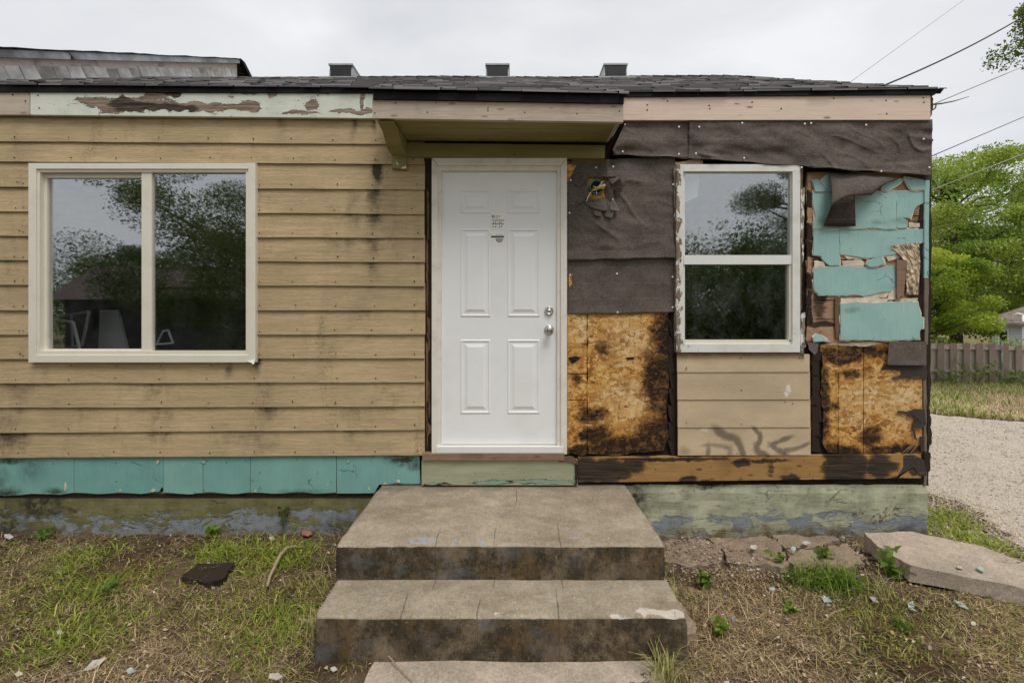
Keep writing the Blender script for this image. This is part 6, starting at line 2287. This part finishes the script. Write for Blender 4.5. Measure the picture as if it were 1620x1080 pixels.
def stones(n, area, keep, smin, smax, seed, name, zoff):
    r = np.random.default_rng(seed)
    x, y = r.uniform(area[0], area[1], n), r.uniform(area[2], area[3], n)
    ok = keep(x, y, r)
    x, y = x[ok], y[ok]
    n = len(x)
    c = np.stack([x, y, terr(x, y) + zoff], 1)
    s = (r.uniform(smin, smax, n))[:, None]
    base = np.array([(1, 0, 0), (-1, 0, 0), (0, 1, 0), (0, -1, 0), (0, 0, .7), (0, 0, -.7)])
    V = (c[:, None, :] + base[None] * s[:, None, :] * r.uniform(.6, 1.2, (n, 6, 1)) + r.normal(0, .2, (n, 6, 3)) * s[:, None, :]).reshape(-1, 3)
    tri = np.array([(0, 2, 4), (2, 1, 4), (1, 3, 4), (3, 0, 4), (2, 0, 5), (1, 2, 5), (3, 1, 5), (0, 3, 5)])
    Fc = (np.arange(n)[:, None, None] * 6 + tri[None]).reshape(-1, 3)
    g = r.uniform(0.22, 0.72, n)[:, None]
    C = np.concatenate([g, g * .88, g * .76], 1)
    o = np_mesh(name, V, Fc, np.repeat(C, 6, 0), M_LITTER)
    tag(o, kind='stuff')


stones(22000, (3.2, 8.5, -1.4, 7.0), lambda x, y, r: drive_mask(x, y), 0.006, 0.016, 81, 'loose_gravel', 0.010)
stones(5000, (3.1, 4.4, -1.2, 2.4), lambda x, y, r: x > 3.14, 0.005, 0.016, 82, 'scattered_gravel', 0.006)


# ---- small plants that can be picked out
def weed(name, label, x, y, z, h, n, ls, seed, ca=(0.09, 0.17, 0.02), cb=(0.20, 0.30, 0.045), spread=0.6):
    r = np.random.default_rng(seed)
    t = thing(name, label, 'weed', (x, y, z), 'weeds in the yard')
    m = MB()
    pos = []
    for k in range(n):
        a = r.uniform(0, 6.28)
        hh = h * r.uniform(0.45, 1.0)
        p1 = Vector((math.cos(a) * hh * spread * .4, math.sin(a) * hh * spread * .4, hh * .6))
        p2 = Vector((math.cos(a) * hh * spread, math.sin(a) * hh * spread, hh))
        m.tube([(0, 0, -0.02), p1, p2], [0.0025, 0.002, 0.001], 4)
        for q in (0.45, 0.7, 0.85, 1.0, 1.0):
            pos.append(np.array(Vector((0, 0, 0)).lerp(p2, q)) + r.normal(0, 0.008, 3))
    m.build('stem', M_WEEDSTEM, t)
    pos = np.array(pos)
    tt = r.random((len(pos), 1))
    V, Fc, C = leaf_mesh(pos, ls, np.array(ca) * (1 - tt) + np.array(cb) * tt, r, 1.0)
    np_mesh('leaves', V, Fc, C, M_LEAF, t)
    return t


M_WEEDSTEM = mat_plain('weed_stem', (0.12, 0.16, 0.04), 0.7, 0.2, 0.2, 30)
p = G(1413, 917, -0.01)
weed('weed_plant', 'bright green leafy weed growing at the near corner of the tilted slab', p.x, p.y, 0.0, 0.15, 13, 0.06, 1)
p = G(1235, 893, 0.0)
weed('weed_plant', 'small weed with one broad leaf left of the grass tuft by the cracked pavement', p.x, p.y, 0.0, 0.08, 5, 0.05, 2)
p = G(1305, 888, 0.0)
weed('weed_plant', 'upright pointed weed right of the grass tuft by the cracked pavement', p.x, p.y, 0.0, 0.10, 6, 0.06, 3)
p = G(1113, 922, 0.0)
weed('weed_plant', 'low clover-like weed beside the landing on its right', p.x, p.y, 0.0, 0.05, 9, 0.05, 4)
p = G(1138, 1000, 0.0)
weed('weed_plant', 'light green weed beside the lower step on its right', p.x, p.y, 0.0, 0.05, 8, 0.045, 5, (0.14, 0.22, 0.03), (0.26, 0.36, 0.06))
p = G(350, 836, 0.05)
weed('weed_plant', 'lime green weed sprouting at the foot of the left foundation', p.x, min(p.y, -0.05), 0.03, 0.11, 6, 0.05, 6, (0.14, 0.24, 0.02), (0.25, 0.36, 0.04), 0.3)
p = P(448, 836, -0.04)
weed('weed_plant', 'dark feathery weed climbing the left foundation under the turquoise skirt', p.x, p.y, p.z, 0.19, 5, 0.035, 7, (0.03, 0.06, 0.015), (0.05, 0.09, 0.02), 0.15)
p = G(83, 848, 0.04)
weed('weed_plant', 'small green weed at the far left foot of the foundation', p.x, min(p.y, -0.08), 0.03, 0.07, 6, 0.045, 8)
for k, (px, py, lb) in enumerate([(1252, 963, 'small weed with pointed leaves between the slab and the pale chip'), (1425, 985, 'spreading leafy weed in bare soil below the tilted slab'), (545, 915, 'green weed against the left side of the landing'), (175, 930, 'patch of clover-like weed in the left lawn')]):
    p = G(px, py, 0.0)
    weed('weed_plant', lb, p.x, p.y, terr1(p.x, p.y), 0.05, 9, 0.035, 20 + k)
for k, (px, py, lb) in enumerate([(1482, 620, 'leafy weed clump at the left end of the fence foot'), (1572, 603, 'pale leafy weed clump at the fence foot by the metal post'), (1600, 606, 'weed clump at the right end of the fence foot'), (1525, 604, 'brown-green bramble along the middle of the fence foot')]):
    x = fx(px)
    weed('weed_plant', lb, x, FY - 0.35, terr1(x, FY - 0.35), 0.75 if k == 3 else 0.5, 22, 0.10, 30 + k, (0.12, 0.18, 0.04), (0.30, 0.38, 0.12))

# ---- loose things on the ground
m = MB()
zz = 0.03
q = [G(423, 927, zz), G(427, 911, zz + 0.02), G(436, 893, zz + 0.045), G(443, 878, zz + 0.06), G(453, 867, zz + 0.065), G(465, 864, zz + 0.05), G(480, 867, zz + 0.02)]
m.tube(q, [0.008, 0.009, 0.010, 0.011, 0.012, 0.009, 0.004], 8)
tag(m.build('dry_root', M_STICK, None, smooth=True), 'pale curved root arching out of the soil left of the steps', 'stick')
o = slab('dark_board', [(G(287, 922).x, G(287, 922).y, 0.035), (G(312, 902).x, G(312, 902).y, 0.05), (G(372, 900).x, G(372, 900).y, 0.05), (G(352, 924).x, G(352, 924).y, 0.035), (G(330, 929).x, G(330, 929).y, 0.03)], 0.03, M_DARKWOOD, 91, 2, 0.006, 4, 0.008)
tag(o, 'rotted dark board lying in the left lawn', 'board')
m = MB()
m.tube([(G(615, 1047).x, G(615, 1047).y, 0.03), (G(630, 1062).x, G(630, 1062).y, 0.022), (G(652, 1082).x, G(652, 1082).y, 0.014)], [0.0045, 0.003, 0.002], 6)
tag(m.build('straw_stalk', M_STICK, None), 'pale straw stalk lying on the walkway below the steps', 'straw')
for k, (a, b, lb) in enumerate([((1112, 990), (1148, 950), 'dry stalk pointing up beside the right end of the lower step'), ((1060, 878), (1130, 922), 'long dry stalk from the landing corner towards the weeds'), ((1335, 963), (1300, 985), 'short dry stalk below the pale chip in the soil')]):
    m = MB()
    p, q = G(*a, 0.02), G(*b, 0.03)
    m.tube([p, (p + q) / 2 + Vector((0, 0, 0.02)), q], [0.003, 0.0026, 0.0015], 5)
    tag(m.build('straw_stalk', M_STICK, None), lb, 'straw')

M_CHIP = mat_plain('pale_green_chip', (0.36, 0.43, 0.41), 0.6, 0.3, 0.15, 20)
M_CHIPW = mat_plain('white_chip', (0.48, 0.43, 0.38), 0.7, 0.3, 0.15, 20)


def chip(px, py, rx, ry, z, mat, lb, seed, name='shingle_chip', cat='chip', rot=0.0):
    rr = random.Random(seed)
    m = MB()
    q = []
    if z < 0.05:
        g0 = G(px, py, 0)
        z = terr1(g0.x, min(g0.y, -0.02)) + 0.010
    for a in np.linspace(rr.uniform(0, .8), 2 * math.pi, rr.choice((5, 6)))[:-1]:
        ca, sa = math.cos(a) * rr.uniform(.75, 1.25), math.sin(a) * rr.uniform(.75, 1.25)
        x = rx * ca * math.cos(rot) - ry * sa * math.sin(rot)
        yv = rx * ca * math.sin(rot) + ry * sa * math.cos(rot)
        q.append(G(px + x, py + yv, z) + Vector((0, 0, 0.006 + rr.uniform(-.002, .002))))
    m.prism(q, [v - Vector((0, 0, 0.004)) for v in q])
    tag(m.build(name, mat, None), lb, cat, 'broken chips strewn on the ground')


chip(1307, 948, 12, 5, 0.01, M_CHIP, 'pale blue-grey chip in the soil below the grass tuft', 1, rot=.4)
chip(1442, 957, 8, 5, 0.01, M_CHIP, 'squarish pale chip on the soil below the middle of the tilted slab', 2)
chip(1521, 958, 15, 4, 0.01, M_CHIP, 'long narrow pale chip on the grass in front of the tilted slab', 3, rot=.5)
chip(1383, 949, 8, 3, 0.01, M_CHIPW, 'thin white sliver on the soil near the corner of the slab', 4, rot=.5)
chip(1552, 901, 7, 3.5, 0.104, M_CHIP, 'pale chip lying on top of the tilted slab, towards its right end', 5, rot=.4)
chip(1519, 898, 7, 2, 0.112, M_CHIPW, 'thin white sliver on top of the tilted slab, left of the other chip', 6, rot=.2)
chip(1275, 859, 9, 3.5, 0.075, M_CHIPW, 'white chip on the cracked pavement close to the foundation', 7)
chip(1256, 868, 5, 4, 0.07, M_CHIP, 'pale green chip on the front edge of the cracked pavement', 8)
chip(1193, 866, 7, 4, 0.065, M_CHIPW, 'white flake on the middle of the cracked pavement', 9)
chip(1380, 883, 8, 3, 0.03, M_CHIPW, 'white flake wedged beside the raised corner of the slab', 10)
chip(1540, 987, 5, 3.5, 0.01, M_CHIPW, 'white flake in the grass at the right, below the slab', 11)
chip(1222, 932, 6, 3, 0.01, M_CHIP, 'bluish flake on the soil left of the grass tuft', 12)
chip(207, 1062, 8, 5, 0.01, M_CHIP, 'bluish chip in the lawn at the bottom left', 13)
chip(150, 1052, 24, 6, 0.02, M_CHIPW, 'torn pinkish-white scrap in the lawn at the bottom left', 14, rot=-.5)
chip(30, 1067, 10, 5, 0.01, M_CHIPW, 'white scrap in the grass at the bottom left corner', 15, rot=-.3)
chip(14, 849, 9, 4, 0.05, M_CHIPW, 'white flake at the foot of the wall, far left', 16)
chip(527, 1059, 6, 3.5, 0.01, M_CHIPW, 'pale dead leaf beside the lower step on its left', 17, 'dead_leaf', 'leaf')
chip(485, 844, 10, 5, 0.06, mat_plain('reddish_scrap', (0.30, 0.13, 0.10), 0.8, 0.2, 0.3, 30), 'reddish scrap against the left foundation near the steps', 18, 'red_scrap', 'scrap')
chip(430, 852, 6, 4, 0.05, M_CHIPW, 'white flake between the root and the foundation', 19)
chip(95, 1000, 7, 4, 0.01, M_CHIPW, 'small white flake in the middle of the left lawn', 20)
chip(435, 1070, 12, 6, 0.01, M_CHIPW, 'pale curled scrap in the dry grass left of the walkway', 21)
